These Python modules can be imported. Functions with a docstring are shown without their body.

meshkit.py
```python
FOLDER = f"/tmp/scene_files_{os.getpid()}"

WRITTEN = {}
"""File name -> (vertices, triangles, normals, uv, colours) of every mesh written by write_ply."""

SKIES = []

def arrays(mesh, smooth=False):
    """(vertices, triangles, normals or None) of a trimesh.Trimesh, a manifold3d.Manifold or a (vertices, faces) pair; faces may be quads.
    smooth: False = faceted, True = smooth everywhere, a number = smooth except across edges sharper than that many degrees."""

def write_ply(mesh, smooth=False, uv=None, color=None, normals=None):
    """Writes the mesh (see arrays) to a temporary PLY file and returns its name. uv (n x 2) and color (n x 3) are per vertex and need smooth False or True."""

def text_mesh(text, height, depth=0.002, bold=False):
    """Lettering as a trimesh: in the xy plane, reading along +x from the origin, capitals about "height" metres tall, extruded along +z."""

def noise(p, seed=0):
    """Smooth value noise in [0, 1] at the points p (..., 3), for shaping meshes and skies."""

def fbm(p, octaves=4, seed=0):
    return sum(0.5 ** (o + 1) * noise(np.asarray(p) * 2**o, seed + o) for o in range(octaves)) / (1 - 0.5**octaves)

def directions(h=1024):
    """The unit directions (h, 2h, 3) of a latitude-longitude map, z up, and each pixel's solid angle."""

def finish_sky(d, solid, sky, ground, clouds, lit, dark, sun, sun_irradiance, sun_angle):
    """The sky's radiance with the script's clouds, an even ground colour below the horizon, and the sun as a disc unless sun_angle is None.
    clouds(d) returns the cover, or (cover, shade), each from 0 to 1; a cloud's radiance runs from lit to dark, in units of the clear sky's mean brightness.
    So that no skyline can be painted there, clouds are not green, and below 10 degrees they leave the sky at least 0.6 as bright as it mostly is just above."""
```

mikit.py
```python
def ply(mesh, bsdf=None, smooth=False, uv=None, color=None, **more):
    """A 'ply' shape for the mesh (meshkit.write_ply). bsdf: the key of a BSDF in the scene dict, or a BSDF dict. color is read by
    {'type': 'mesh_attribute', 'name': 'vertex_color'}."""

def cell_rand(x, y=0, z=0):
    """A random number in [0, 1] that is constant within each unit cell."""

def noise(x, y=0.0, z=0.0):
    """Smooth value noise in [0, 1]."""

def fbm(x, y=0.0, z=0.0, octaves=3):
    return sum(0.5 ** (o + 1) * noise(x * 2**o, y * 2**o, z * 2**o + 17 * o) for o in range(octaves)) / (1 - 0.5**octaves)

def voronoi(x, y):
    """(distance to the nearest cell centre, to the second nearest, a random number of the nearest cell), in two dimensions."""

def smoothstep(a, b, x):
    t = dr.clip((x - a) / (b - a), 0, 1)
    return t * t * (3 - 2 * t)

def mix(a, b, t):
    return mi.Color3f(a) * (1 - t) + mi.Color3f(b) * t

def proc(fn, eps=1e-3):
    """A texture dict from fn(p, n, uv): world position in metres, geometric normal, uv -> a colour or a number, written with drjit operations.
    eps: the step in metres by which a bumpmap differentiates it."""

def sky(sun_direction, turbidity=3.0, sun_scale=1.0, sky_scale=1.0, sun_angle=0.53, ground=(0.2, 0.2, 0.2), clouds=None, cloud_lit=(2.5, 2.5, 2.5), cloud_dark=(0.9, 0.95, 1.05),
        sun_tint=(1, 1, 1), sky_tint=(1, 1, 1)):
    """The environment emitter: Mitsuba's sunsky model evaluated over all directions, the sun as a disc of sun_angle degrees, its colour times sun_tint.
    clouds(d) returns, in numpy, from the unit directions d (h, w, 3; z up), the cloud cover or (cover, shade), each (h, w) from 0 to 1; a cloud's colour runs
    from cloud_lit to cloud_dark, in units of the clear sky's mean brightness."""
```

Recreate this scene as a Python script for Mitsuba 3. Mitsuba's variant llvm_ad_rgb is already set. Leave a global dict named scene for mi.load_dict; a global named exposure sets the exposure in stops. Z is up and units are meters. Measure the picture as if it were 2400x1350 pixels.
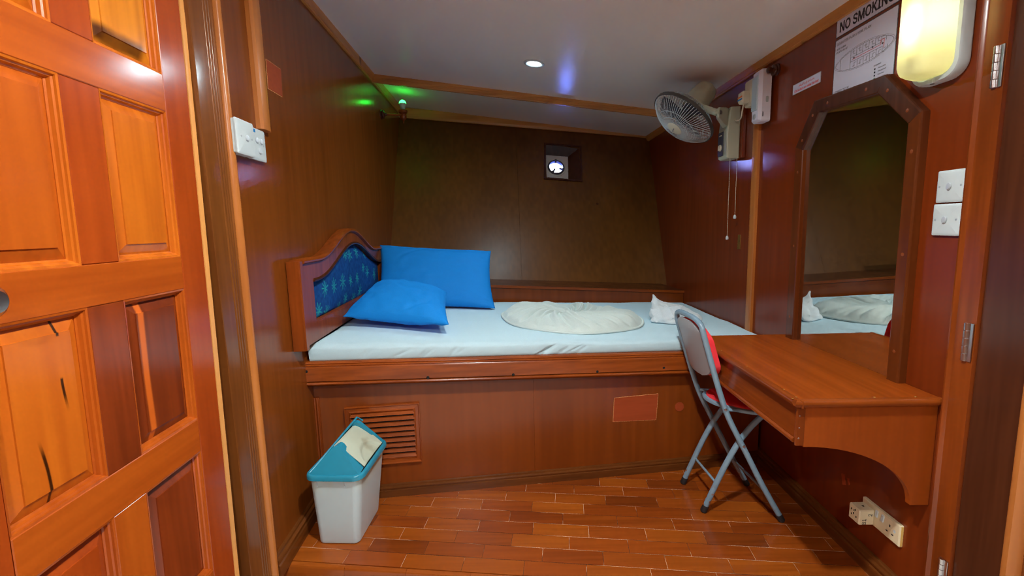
import math, random
import numpy as np, trimesh, shapely
import shapely.geometry as sg
import shapely.affinity as sa
import manifold3d as m3
import drjit as dr
import mitsuba as mi
import mikit, meshkit

S = 1.15                                   # camera height above the cabin floor, metres
T4 = mi.ScalarTransform4f
# ------------------------------------------------------------------ camera
FPX, CXP, CYP = 1067.0, 1200.0, 675.0
def unit(v):
    v = np.asarray(v, float); return v / np.linalg.norm(v)
_down = unit([1406 - CXP, 8687 - CYP, FPX])
_yv = np.array([1215 - CXP, 530 - CYP, FPX], float)
_yv = unit(_yv - _down * (_yv @ _down))
RW2C = np.array([np.cross(_down, _yv), _yv, -_down])   # world = RW2C @ cam(x right, y down, z forward)
CAM = np.array([0, 0, S])
fwd, upv = RW2C @ np.array([0, 0, 1.0]), RW2C @ np.array([0, -1.0, 0])
scene, labels = {}, {}
scene['camera'] = {'type': 'perspective', 'fov': math.degrees(2 * math.atan(1200 / FPX)), 'fov_axis': 'x', 'near_clip': 0.02,
                   'to_world': T4().look_at(origin=CAM.tolist(), target=(CAM + fwd).tolist(), up=upv.tolist())}
exposure = 0.47
# ------------------------------------------------------------------ sky (seen through the porthole only)
scene['sky'] = mikit.sky([0.5, 0.35, 0.75], turbidity=2.5, sun_scale=0.0, sky_scale=210.0, sky_tint=(0.95, 0.72, 1.25), ground=(0.15, 0.2, 0.3), sun_angle=None)
L_DOWN = (195, 262, 290)       # cool white ceiling downlights
L_UNSEEN = (1250, 1270, 1210)       # warmer, unseen downlights over the entrance, placed to light door, desk and bed front
L_BULK = (8.5, 7.6, 4.2)          # warm lamp inside the bulkhead light
L_GREEN = (0.14, 11.0, 0.50)

def ray(x, y): return RW2C @ np.array([(x - CXP) / FPX, (y - CYP) / FPX, 1.0])
def hit(x, y, p, n):
    d = ray(x, y); return CAM + d * (((np.asarray(p) - CAM) @ n) / (d @ n))
def hitz(x, y, z): return hit(x, y, [0, 0, z], np.array([0, 0, 1.0]))

# ------------------------------------------------------------------ frames: u along, v up, w out of the surface
class Frame:
    def __init__(s, o, u, w):
        s.o = np.asarray(o, float); s.u = unit(u); s.w = unit(w); s.v = np.array([0, 0, 1.0])
        s.M = np.eye(4); s.M[:3, 0], s.M[:3, 1], s.M[:3, 2], s.M[:3, 3] = s.u, s.v, s.w, s.o
    def p(s, u, v, w=0.0): return s.o + s.u * u + s.v * v + s.w * w
    def px(s, x, y, w=0.0):
        q = hit(x, y, s.o + s.w * w, s.w) - s.o
        return np.array([q @ s.u, q @ s.v])
a, b = hitz(1887, 1183, 0), hitz(2057, 1350, 0)
ud = unit(a - b); RWF = Frame(a - ud * a[1] / ud[1], ud, [-ud[1], ud[0], 0])
a, b = hitz(735, 1211, 0), hitz(672, 1313, 0)
ud = unit(a - b); LWF = Frame(a - ud * a[1] / ud[1], ud, [ud[1], -ud[0], 0])
a, b = hitz(880, 1163, 0), hitz(1471, 1108, 0)
ud = unit(b - a); BEDF = Frame(a - ud * a[0] / ud[0], ud, [ud[1], -ud[0], 0])
if (BEDF.w[1] > 0): BEDF.w = -BEDF.w
def zceil(x, y): return S * 1.885 - .1335 * (x + .80 * S) + .018 * (y - 2.78 * S)
def zbed(x, y): return S * .60 - .046 * (x + .40 * S) - .016 * (y - 1.7 * S)     # mattress top

# ------------------------------------------------------------------ mesh helpers
def tm(v, f): return trimesh.Trimesh(np.asarray(v, float), np.asarray(f, int), process=False)
def place(m, M):
    m = m.copy(); m.vertices = m.vertices @ M[:3, :3].T + M[:3, 3]
    if np.linalg.det(M[:3, :3]) < 0: m.faces = m.faces[:, ::-1]
    return m
def cat(*ms): return trimesh.util.concatenate([m for m in ms if m is not None])
def bbox(u0, u1, v0, v1, w0, w1, c=0.002):
    """a box with chamfered edges"""
    lo, hi = np.array([u0, v0, w0], float), np.array([u1, v1, w1], float)
    c = min(c, *(0.45 * (hi - lo)))
    if c <= 0: return place(trimesh.creation.box(hi - lo), trimesh.transformations.translation_matrix((lo + hi) / 2))
    pts = []
    for i in range(8):
        s = np.array([(i >> k) & 1 for k in range(3)])
        for k in range(3):
            q = np.where(s, hi - c, lo + c).astype(float); q[k] = hi[k] if s[k] else lo[k]; pts.append(q)
    return trimesh.convex.convex_hull(np.array(pts))
def loft(loops, cap0=True, cap1=True, close=True):
    loops = [np.asarray(l, float) for l in loops]; n = len(loops[0]); v = np.vstack(loops); f = []
    for i in range(len(loops) - 1):
        for j in range(n if close else n - 1):
            a, b = i * n + j, i * n + (j + 1) % n
            f += [[a, b, b + n], [a, b + n, a + n]]
    v = list(v)
    if cap0:
        v.append(loops[0].mean(0)); f += [[len(v) - 1, (j + 1) % n, j] for j in range(n)]
    if cap1:
        o = (len(loops) - 1) * n; v.append(loops[-1].mean(0)); f += [[len(v) - 1, o + j, o + (j + 1) % n] for j in range(n)]
    m = tm(v, f)
    if m.is_watertight and m.volume < 0: m.invert()
    return m
def rrect(w, h, r, n=5, cx=0, cy=0):
    r = min(r, w / 2 - 1e-5, h / 2 - 1e-5); out = []
    for k, (sx, sy) in enumerate(((1, 1), (-1, 1), (-1, -1), (1, -1))):
        for i in range(n + 1):
            t = math.pi / 2 * (k + i / n); out.append([cx + sx * (w / 2 - r) + r * math.cos(t), cy + sy * (h / 2 - r) + r * math.sin(t)])
    return np.array(out)
def plate(w, h, d, r=.004, bev=.002, cx=0, cy=0, z0=0, top=None):
    """rounded plate in uv, thickness d along w, bevelled front"""
    A, B = rrect(w, h, r, 4, cx, cy), rrect(w - 2 * bev, h - 2 * bev, max(r - bev, .0005), 4, cx, cy)
    z = lambda P, q: np.c_[P, np.full(len(P), q)]
    return loft([z(A, z0), z(A, z0 + d - (top or bev)), z(B, z0 + d)])
def lathe(prof, seg=24):
    return trimesh.creation.revolve(np.array(prof, float), sections=seg)
def align(p, d):
    """matrix taking +z to d at p"""
    z = unit(d); x = unit(np.cross([0, 0, 1.0], z) if abs(z[2]) < .95 else np.cross([0, 1.0, 0], z)); M = np.eye(4)
    M[:3, 0], M[:3, 1], M[:3, 2], M[:3, 3] = x, np.cross(z, x), z, p; return M
def spline(pts, n=8):
    p = np.asarray(pts, float); q = np.vstack([2 * p[0] - p[1], p, 2 * p[-1] - p[-2]]); out = []
    for i in range(len(p) - 1):
        a, b, c, d = q[i:i + 4]
        for t in np.arange(n) / n:
            out.append(.5 * (2 * b + (c - a) * t + (2 * a - 5 * b + 4 * c - d) * t * t + (-a + 3 * b - 3 * c + d) * t ** 3))
    return np.array(out + [p[-1]])
def tube(pts, r, sides=10, closed=False):
    p = np.asarray(pts, float); n = len(p); r = np.broadcast_to(r, (n,))
    t = np.roll(p, -1, 0) - np.roll(p, 1, 0)
    if not closed: t[0], t[-1] = p[1] - p[0], p[-1] - p[-2]
    t /= np.linalg.norm(t, axis=1)[:, None] + 1e-12
    x = unit(np.cross(t[0], [0.31, 0.2, 0.93] if abs(t[0][2]) < .9 else [1.0, 0.1, 0])); loops = []
    ang = np.arange(sides) * 2 * np.pi / sides
    for i in range(n):
        x = unit(x - t[i] * (x @ t[i])); y = np.cross(t[i], x)
        loops.append(p[i] + r[i] * (np.cos(ang)[:, None] * x + np.sin(ang)[:, None] * y))
    if closed: return loft(loops + [loops[0]], False, False)
    return loft(loops)
def prism(prof, P0, P1, A, B, m0=0.0, m1=0.0):
    """profile (a, b) swept from P0 to P1; a along A, b along B; m0, m1 mitre the ends (shift along the run per unit of a)"""
    prof = np.asarray(prof, float); P0, P1, A, B = (np.asarray(x, float) for x in (P0, P1, A, B)); d = unit(P1 - P0); n = len(prof)
    L = [P + prof[:, :1] * A + prof[:, 1:] * B + prof[:, :1] * m * d for P, m in ((P0, m0), (P1, m1))]
    v2, f2 = trimesh.creation.triangulate_polygon(sg.Polygon(prof), engine='earcut')
    kd = [int(np.argmin(((prof - q) ** 2).sum(1))) for q in v2]; f = []
    for j in range(n):
        k = (j + 1) % n; f += [[j, k, n + k], [j, n + k, n + j]]
    for t in f2:
        t = [kd[i] for i in t]; f += [t[::-1], [n + i for i in t]]
    m = tm(np.vstack(L), f)
    m.fix_normals()
    return m
def extrude(poly, d, z0=0.0):
    m = trimesh.creation.extrude_polygon(poly, d, engine='earcut'); m.vertices[:, 2] += z0; return m
def bevel_poly(poly, d, c=.002, z0=0.0):
    """extruded polygon whose front edge is chamfered"""
    poly = sg.polygon.orient(poly)
    mc = m3.CrossSection([np.array(r.coords)[:-1] for r in [poly.exterior, *poly.interiors]])
    base = m3.Manifold.extrude(mc, d - c)
    out = [base]
    n = 3
    for k in range(n):
        q = sg.polygon.orient(poly.buffer(-c * (1 - math.cos(math.pi / 2 * (k + 1) / n)), join_style=2))
        out.append(m3.Manifold.extrude(m3.CrossSection([np.array(r.coords)[:-1] for r in [q.exterior, *q.interiors]]), d - c + c * math.sin(math.pi / 2 * (k + 1) / n)))
    m = m3.Manifold.batch_boolean(out, m3.OpType.Add).to_mesh()
    m = tm(m.vert_properties[:, :3], m.tri_verts); m.vertices[:, 2] += z0; return m
def strokes(lines, w, d=.0006, z0=0.0):
    """2-D pen strokes as thin raised print in uv"""
    g = shapely.union_all([sg.LineString(l).buffer(w / 2, cap_style=2, quad_segs=3) for l in lines])
    return cat(*[extrude(q, d, z0) for q in getattr(g, 'geoms', [g])])
def text(t, h, bold=False, d=.0006): return meshkit.text_mesh(t, h, d, bold)
def fitw(m, w):
    m = m.copy(); x0, x1 = m.bounds[0][0], m.bounds[1][0]; m.vertices[:, 0] = (m.vertices[:, 0] - x0) * w / (x1 - x0); return m

_count = {}
def numbered(k):
    n = _count.get(k, -1) + 1; _count[k] = n
    return k if n == 0 else f'{k}_{n:03d}'
def thing(name, label, category, group=None):
    k = numbered(name); labels[k] = {'label': label, 'category': category}
    if group: labels[k]['group'] = group
    return k
def part(parent, name, mesh, mat, smooth=30, label=None, M=None, **more):
    k = numbered(f'{parent}__{name}' if parent else name)
    if M is not None: mesh = place(mesh, M)
    scene[k] = mikit.ply(mesh, mat, smooth, **more)
    if label: labels[k] = {'label': label}
    return k
def whole(name, mesh, mat, label, category, smooth=30, group=None, M=None, **more):
    k = part(None, name, mesh, mat, smooth, None, M, **more); labels[k] = {'label': label, 'category': category}
    if group: labels[k]['group'] = group
    return k
def struct(name, mesh, mat, label=None, smooth=30, M=None):
    k = part(None, name, mesh, mat, smooth, None, M); labels[k] = {'kind': 'structure'}
    if label: labels[k]['label'] = label
    return k

# ------------------------------------------------------------------ materials
def lin(r, g, b): return [(c / 255 / 12.92 if c <= 10 else ((c / 255 + .055) / 1.055) ** 2.4) for c in (r, g, b)]
def rgb(c): return {'type': 'rgb', 'value': list(c)}
def wood(light, dark, axis, f=55.0, broad=5.0, lo=.12, hi=.92, seed=0.0, knots=False):
    lc, dc = list(light), list(dark)
    def fn(p, n, uv):
        q = [p.x * f + seed, p.y * f + seed * 1.7, p.z * f + 3.1 + seed]; q[axis] = q[axis] * .045
        r = [p.x * broad + seed, p.y * broad + 9, p.z * broad + 2]; r[axis] = r[axis] * .25
        g = mikit.fbm(*q, octaves=3) * .5 + mikit.fbm(*r, octaves=3) * .5
        c = mikit.mix(dc, lc, mikit.smoothstep(lo, hi, g))
        if not knots: return c
        k = mikit.voronoi(p.x * 2.9 + seed, p.y * 2.9 + 4 * p.z)[0]
        return mikit.mix(c, (.10, .028, .008), mikit.smoothstep(.085, .035, k) * .85)
    return mikit.proc(fn)
def ripple(p, n, uv):
    return mikit.noise(p.x * 38, p.y * 38, p.z * 16) * .6 + mikit.noise(p.x * 140 + 5, p.y * 140, p.z * 40) * .16
RIP = mikit.proc(ripple, eps=1.5e-3)
def varnish(key, tex, rough=.17, coat=.12, bump=0.00012, spec=.4):
    b = {'type': 'principled', 'base_color': tex if isinstance(tex, dict) else rgb(tex), 'roughness': rough, 'specular': spec, 'clearcoat': coat, 'clearcoat_gloss': .93}
    if bump: b = {'type': 'bumpmap', 'arbitrary': RIP, 'scale': bump, 'bsdf': b}
    scene[key] = {'type': 'twosided', 'bsdf': b}
def plain(key, col, rough=.5, spec=.5, metallic=0.0, coat=0.0):
    scene[key] = {'type': 'twosided', 'bsdf': {'type': 'principled', 'base_color': col if isinstance(col, dict) else rgb(col), 'roughness': rough, 'specular': spec, 'metallic': metallic, 'clearcoat': coat}}
V_L, V_D = (.20, .051, .0070), (.135, .032, .0042)
varnish('veneer_upright', wood(V_L, V_D, 2, 60, 4), .2)
varnish('veneer_red', wood((.195, .031, .0048), (.135, .020, .0032), 2, 60, 4, seed=4), .2)
varnish('veneer_bed', wood((.215, .047, .0055), (.140, .028, .0036), 2, 45, 6, seed=8), .24, 0.08)
varnish('veneer_olive', wood((.165, .060, .0075), (.098, .034, .0045), 2, 46, 4, seed=2), .37, 0.0)
varnish('mahogany_x', wood((.31, .066, .0085), (.15, .028, .004), 0, 70, 8, .2, .85, seed=1), .2, 0.12, .00006)
varnish('mahogany_y', wood((.30, .062, .008), (.15, .028, .004), 1, 70, 8, .2, .85, seed=6), .18, 0.12, .00006)
varnish('mahogany_z', wood((.26, .052, .007), (.135, .025, .0037), 2, 70, 8, .2, .85, seed=3), .2, 0.12, .00006)
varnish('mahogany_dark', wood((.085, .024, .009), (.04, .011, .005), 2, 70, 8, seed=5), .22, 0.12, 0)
varnish('frame_wood', wood((.135, .031, .0058), (.075, .016, .0035), 2, 70, 8, seed=9), .2, .15, .00006)
varnish('casing_wood', wood((.20, .064, .012), (.10, .028, .006), 2, 60, 9, seed=7), .2, 0.16, .0003)
varnish('desk_wood', wood((.34, .065, .0068), (.19, .033, .0038), 1, 46, 7, .15, .9, seed=11), .22, 0.12, .00006)
varnish('desk_panel', wood((.31, .060, .0065), (.23, .041, .0045), 2, 70, 5, seed=12), .3, 0.06, .00004)
varnish('pine_x', wood((.62, .30, .085), (.40, .16, .040), 0, 42, 6, .2, .8, seed=13, knots=True), .3, 0.06, 0)
varnish('pine_y', wood((.62, .28, .075), (.40, .15, .036), 1, 42, 6, .2, .8, seed=14, knots=True), .3, 0.06, 0)
varnish('pine_z', wood((.50, .18, .042), (.34, .105, .022), 2, 42, 6, .2, .8, seed=15), .25, 0.10, 0)
varnish('base_wood', wood((.15, .046, .0095), (.07, .02, .005), 0, 60, 12, seed=16), .26, 0.08, 0)
varnish('base_wood_y', wood((.17, .05, .009), (.07, .02, .0045), 1, 60, 12, seed=17), .2, 0.2, 0)
for i, (l, d) in enumerate((((.41, .082, .0072), (.30, .050, .0046)), ((.50, .125, .0092), (.35, .066, .0055)), ((.34, .053, .006), (.245, .032, .004)), ((.22, .034, .006), (.12, .018, .0038)))):
    varnish(f'door_wood_{i}', wood(l, d, 2, 60, 10, .2, .8, seed=20 + i), .17, .35, .00006)
us0 = LWF.px(345, 850)[0]
def streakf(p, n, uv):
    g = mikit.fbm(p.x * 60, p.y * 60, p.z * 2.7, octaves=3) * .5 + mikit.fbm(p.x * 8, p.y * 8, p.z * 2, octaves=3) * .5
    d = dr.abs(p.y - us0 - .010 * (mikit.noise(p.z * 7, 2.0, 0.0) - .5) - .03 * (p.z - .85))
    return mikit.mix(mikit.mix((.10, .015, .0034), (.19, .030, .0055), mikit.smoothstep(.2, .8, g)), (.50, .10, .012), mikit.smoothstep(.011, .005, d))
uv0 = LWF.px(150, 860)[0]
def veinf(p, n, uv):
    g = mikit.fbm(p.x * 60, p.y * 60, p.z * 2.7, octaves=3) * .5 + mikit.fbm(p.x * 8, p.y * 8, p.z * 2, octaves=3) * .5
    d = dr.abs(p.y - uv0 - .012 * (mikit.noise(p.z * 9, 5.0, 0.0) - .5) + .05 * (p.z - .92))
    d2 = dr.abs(p.y - uv0 + .058 - .016 * (mikit.noise(p.z * 8, 9.0, 0.0) - .5) + .05 * (p.z - .80))
    m = mikit.smoothstep(.0035, .0015, d) * mikit.smoothstep(.42, .5, mikit.noise(p.z * 34, 1.0, 0.0)) * mikit.smoothstep(.84, .88, p.z)
    m2 = mikit.smoothstep(.004, .0015, d2) * mikit.smoothstep(.82, .78, p.z)
    return mikit.mix(mikit.mix((.40, .078, .0065), (.55, .135, .010), mikit.smoothstep(.2, .8, g)), (.035, .009, .002), dr.maximum(m, m2))
varnish('door_wood_vein', mikit.proc(veinf), .17, .2, .00006)
ub0, zb0 = LWF.px(285, 100)
def burntf(p, n, uv):
    g = mikit.fbm(p.x * 60, p.y * 60, p.z * 2.7, octaves=3) * .5 + mikit.fbm(p.x * 8, p.y * 8, p.z * 2, octaves=3) * .5
    e = mikit.noise(p.y * 45, p.z * 12, 2.0)
    m = mikit.smoothstep(.026, .006, dr.abs(p.z - zb0 - .012 * (e - .5))) * mikit.smoothstep(.075, .055, dr.abs(p.y - ub0)) * (.55 + .45 * e)
    return mikit.mix(mikit.mix((.42, .115, .008), (.60, .20, .014), mikit.smoothstep(.2, .8, g)), (.045, .010, .003), m)
varnish('door_wood_burnt', mikit.proc(burntf), .17, .2, .00006)
varnish('door_wood_streak', mikit.proc(streakf), .17, .2, .00006)
varnish('door_rail', wood((.40, .078, .0072), (.29, .047, .0047), 1, 60, 9, .2, .8, seed=30), .17, 0.14, .00006)
varnish('door_edge', wood((.72, .36, .11), (.58, .25, .06), 2, 50, 8, seed=31), .35, 0.04, 0)
TILES = [((.29, .066, .0070), (.20, .040, .0042)), ((.265, .054, .0062), (.18, .033, .004)), ((.23, .045, .0058), (.155, .028, .0038)), ((.33, .080, .0085), (.23, .048, .0052)), ((.195, .040, .0055), (.125, .024, .0035)), ((.27, .058, .0070), (.185, .036, .0043))]
for i, (l, d) in enumerate(TILES): varnish(f'tile_wood_{i}', wood(l, d, 0, 85, 9, .2, .8, seed=40 + 3 * i), .22, .25, .00007)
def groutf(p, n, uv):
    return mikit.mix((.025, .011, .005), (.62, .47, .33), mikit.smoothstep(.40, .56, mikit.fbm(p.x * 5, p.y * 22, 0.0, octaves=3)))
plain('grout', mikit.proc(groutf), .8)
plain('patch_red', wood((.34, .060, .017), (.27, .044, .012), 0, 80, 10, seed=60), .6, .2)
plain('patch_line', lin(205, 150, 95), .7)
plain('plug_wood', lin(120, 58, 22), .35)
plain('dark_hole', (.004, .003, .002), .8)
def ceilf(p, n, uv):
    return mikit.mix((.875, .84, .77), (.915, .88, .81), mikit.fbm(p.x * 3, p.y * 3, 0.0, octaves=3))
scene['ceiling_paint'] = {'type': 'twosided', 'bsdf': {'type': 'bumpmap', 'arbitrary': mikit.proc(lambda p, n, uv: mikit.noise(p.x * 9, p.y * 5, 0.0), eps=4e-3), 'scale': .0012,
    'bsdf': {'type': 'principled', 'base_color': mikit.proc(ceilf), 'roughness': .22, 'specular': .45, 'clearcoat': .3}}}
plain('white_paint', (.62, .60, .55), .6)
plain('white_plastic', (.50, .585, .605), .3, .5)
plain('white_lilac', (.66, .69, .80), .3, .5)
plain('cream_plastic', (.62, .60, .46), .35, .5)
plain('aged_plastic', (.68, .60, .40), .4, .5)
plain('aged_edge', (.62, .42, .12), .45)
plain('grey_green', (.42, .46, .36), .3, .5)
plain('dark_panel', (.05, .055, .075), .4)
plain('dark_band', (.05, .048, .045), .45)
plain('black_rubber', (.012, .012, .014), .55)
plain('black_print', (.012, .012, .02), .7)
plain('grey_print', (.16, .17, .21), .7)
plain('red_print', (.55, .03, .04), .7)
plain('green_print', (.02, .16, .10), .7)
plain('blue_print', (.015, .16, .42), .6)
plain('orange_print', (.7, .2, .04), .6)
plain('paper', (.66, .72, .88), .3, .5)
plain('lens_grey', (.42, .55, .60), .18, .6, 0, .5)
plain('button_grey', (.30, .36, .40), .4)
plain('button_light', (.40, .46, .50), .25)
plain('steel', (.62, .62, .63), .25, .5, 1.0)
plain('brass', (.50, .30, .08), .35, .5, .9)
def paintf(p, n, uv):
    rust = mikit.smoothstep(.62, .72, mikit.fbm(p.x * 60, p.y * 60, p.z * 60, octaves=3)) * mikit.smoothstep(.16, .03, p.z)
    w = mikit.fbm(p.x * 45, p.y * 45, p.z * 18, octaves=3)
    return mikit.mix(mikit.mix((.135, .235, .32), (.20, .305, .385), w), (.24, .10, .05), rust)
plain('chair_paint', mikit.proc(paintf), .32, .5, .0, .2)
plain('chair_board', (.27, .28, .30), .35, .5)
plain('red_vinyl', (.72, .03, .045), .3, .5, 0, .2)
plain('bin_blue', (.016, .235, .36), .26, .5, 0, .2)
def binf(p, n, uv):
    s = mikit.smoothstep(.17, .30, p.z) * mikit.smoothstep(.3, .7, mikit.fbm(p.x * 14, p.y * 14, p.z * 9, octaves=3))
    return mikit.mix((.45, .57, .61), (.42, .45, .30), s * .75)
plain('bin_white', mikit.proc(binf), .3, .5)
def flapf(p, n, uv):
    return mikit.mix((.48, .55, .44), (.36, .38, .27), mikit.smoothstep(.62, .85, mikit.fbm(p.x * 16, p.y * 16, p.z * 16, octaves=3)))
plain('bin_flap', mikit.proc(flapf), .35, .5)
def weave(c, c2, f=420.0):
    return mikit.proc(lambda p, n, uv: mikit.mix(c2, c, mikit.fbm(p.x * f, p.y * f, p.z * f, octaves=2)))
def cloth(key, tex, rough=.85):
    scene[key] = {'type': 'twosided', 'bsdf': {'type': 'principled', 'base_color': tex, 'roughness': rough, 'specular': .25, 'sheen': .25}}
cloth('sheet_cloth', weave((.455, .64, .715), (.415, .595, .675)))
cloth('cover_cloth', weave((.57, .68, .655), (.51, .61, .59)))
cloth('towel_cloth', weave((.66, .76, .80), (.57, .67, .72), 260.0))
cloth('pillow_cloth', weave((.006, .245, .74), (.005, .215, .68)), .7)
plain('moulding_purple', (.10, .045, .12), .3)
HB = {}
def starf(p, n, uv):
    """turquoise starbursts on dark blue cloth, in the headboard's own u (along) and v (up) coordinates"""
    u, v = uv.x, uv.y
    base = mikit.mix((.004, .035, .17), (.006, .075, .25), mikit.fbm(u * 70, v * 70, 0.0, octaves=2))
    m = mi.Float(0)
    c = .122
    gx, gy = dr.floor(u / c), dr.floor(v / c)
    for a in (-1, 0, 1):
        for b in (-1, 0, 1):
            x, y = gx + a, gy + b
            cx = (x + .5 + .5 * (mikit.cell_rand(x, y, 1) - .5) + .5 * (y - 2 * dr.floor(y / 2)) - .25) * c
            cy = (y + .5 + .5 * (mikit.cell_rand(x, y, 2) - .5)) * c
            dx, dy = u - cx, v - cy
            r = dr.sqrt(dx * dx + dy * dy); t = dr.atan2(dy, dx) + 6.28 * mikit.cell_rand(x, y, 3)
            k = 9.0; q = t / (2 * math.pi) * k; fr = dr.abs(q - dr.round(q)) / k * 2 * math.pi * r
            R = .030 + .014 * mikit.cell_rand(x, y, 4) + .012 * (mikit.cell_rand(dr.round(q), x, y) - .5)
            m = dr.maximum(m, mikit.smoothstep(.0045, .0022, fr) * mikit.smoothstep(1.0, .85, r / R))
    m = m * (.45 + .55 * mikit.noise(u * 120, v * 120, 0.0))
    return base * (1 - m * .8) + mi.Color3f(.02, .36, .36) * m * .8
scene['star_cloth'] = {'type': 'twosided', 'bsdf': {'type': 'principled', 'base_color': mikit.proc(starf), 'roughness': .8, 'specular': .2, 'sheen': .3}}
scene['mirror_glass'] = {'type': 'twosided', 'bsdf': {'type': 'conductor', 'material': 'none', 'specular_reflectance': rgb((.80, .82, .80))}}
scene['pane_glass'] = {'type': 'thindielectric', 'int_ior': 1.5}
plain('ring_metal', (.12, .13, .17), .35, .5, .7)
scene['frosted_glass'] = {'type': 'principledthin', 'base_color': rgb((.96, .93, .62)), 'roughness': .35, 'diff_trans': 1.4, 'spec_trans': .0, 'eta': 1.4}
plain('bulb_white', (.75, .8, .78), .35)
scene['green_glass'] = {'type': 'diffuse', 'reflectance': rgb((.3, .7, .4))}
scene['lamp_disc'] = {'type': 'diffuse', 'reflectance': rgb((.6, .6, .6))}

ZL = -.19                                    # the lower floor of the entrance, from which the step rises
YB, YR = 4.35, -1.45
# ================================================================== STRUCTURE
# ---- walls left / right, hull, rear
hullc = {}
def slab(F, poly, d, mat, name, parent=None, label=None):
    """panel lying in a frame's uv plane, front at w = 0, thickness d behind it"""
    m = place(extrude(poly, d, -d), F.M)
    return part(parent, name, m, mat, False, label) if parent else struct(name, m, mat, label, False)
uj = LWF.px(886, 380)[0]                      # joint between the two veneer panels
u_cas0, u_cas1 = 1.030 * S, 1.192 * S         # door casing
TOPZ = 2.5
slab(LWF, sg.box(u_cas1 - .03, ZL - .05, uj - .001, TOPZ), .03, 'veneer_upright', 'wall_left')
slab(LWF, sg.box(uj + .001, ZL - .05, YB, TOPZ), .0295, 'veneer_upright', 'veneer_panel', 'wall_left')
slab(LWF, sg.box(uj - .02, ZL, uj + .02, TOPZ), .01, 'dark_hole', 'joint_strip', 'wall_left')
place_back = scene['wall_left__joint_strip']  # sits behind the joint
scene['wall_left__joint_strip'] = mikit.ply(place(extrude(sg.box(uj - .02, ZL, uj + .02, TOPZ), .01, -.042), LWF.M), 'dark_hole')
slab(LWF, sg.box(YR, ZL - .05, .42 * S, TOPZ), .03, 'veneer_upright', 'veneer_panel', 'wall_left')
slab(LWF, sg.box(.40 * S, 1.66 * S, u_cas1 - .02, TOPZ), .03, 'veneer_upright', 'veneer_panel', 'wall_left')
ur_cas0, ur_cas1 = .965 * S, 1.036 * S
urj = RWF.px(1590, 500)[0]
slab(RWF, sg.box(ur_cas1 - .03, ZL - .05, urj - .001, TOPZ), .03, 'veneer_red', 'wall_right')
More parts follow.
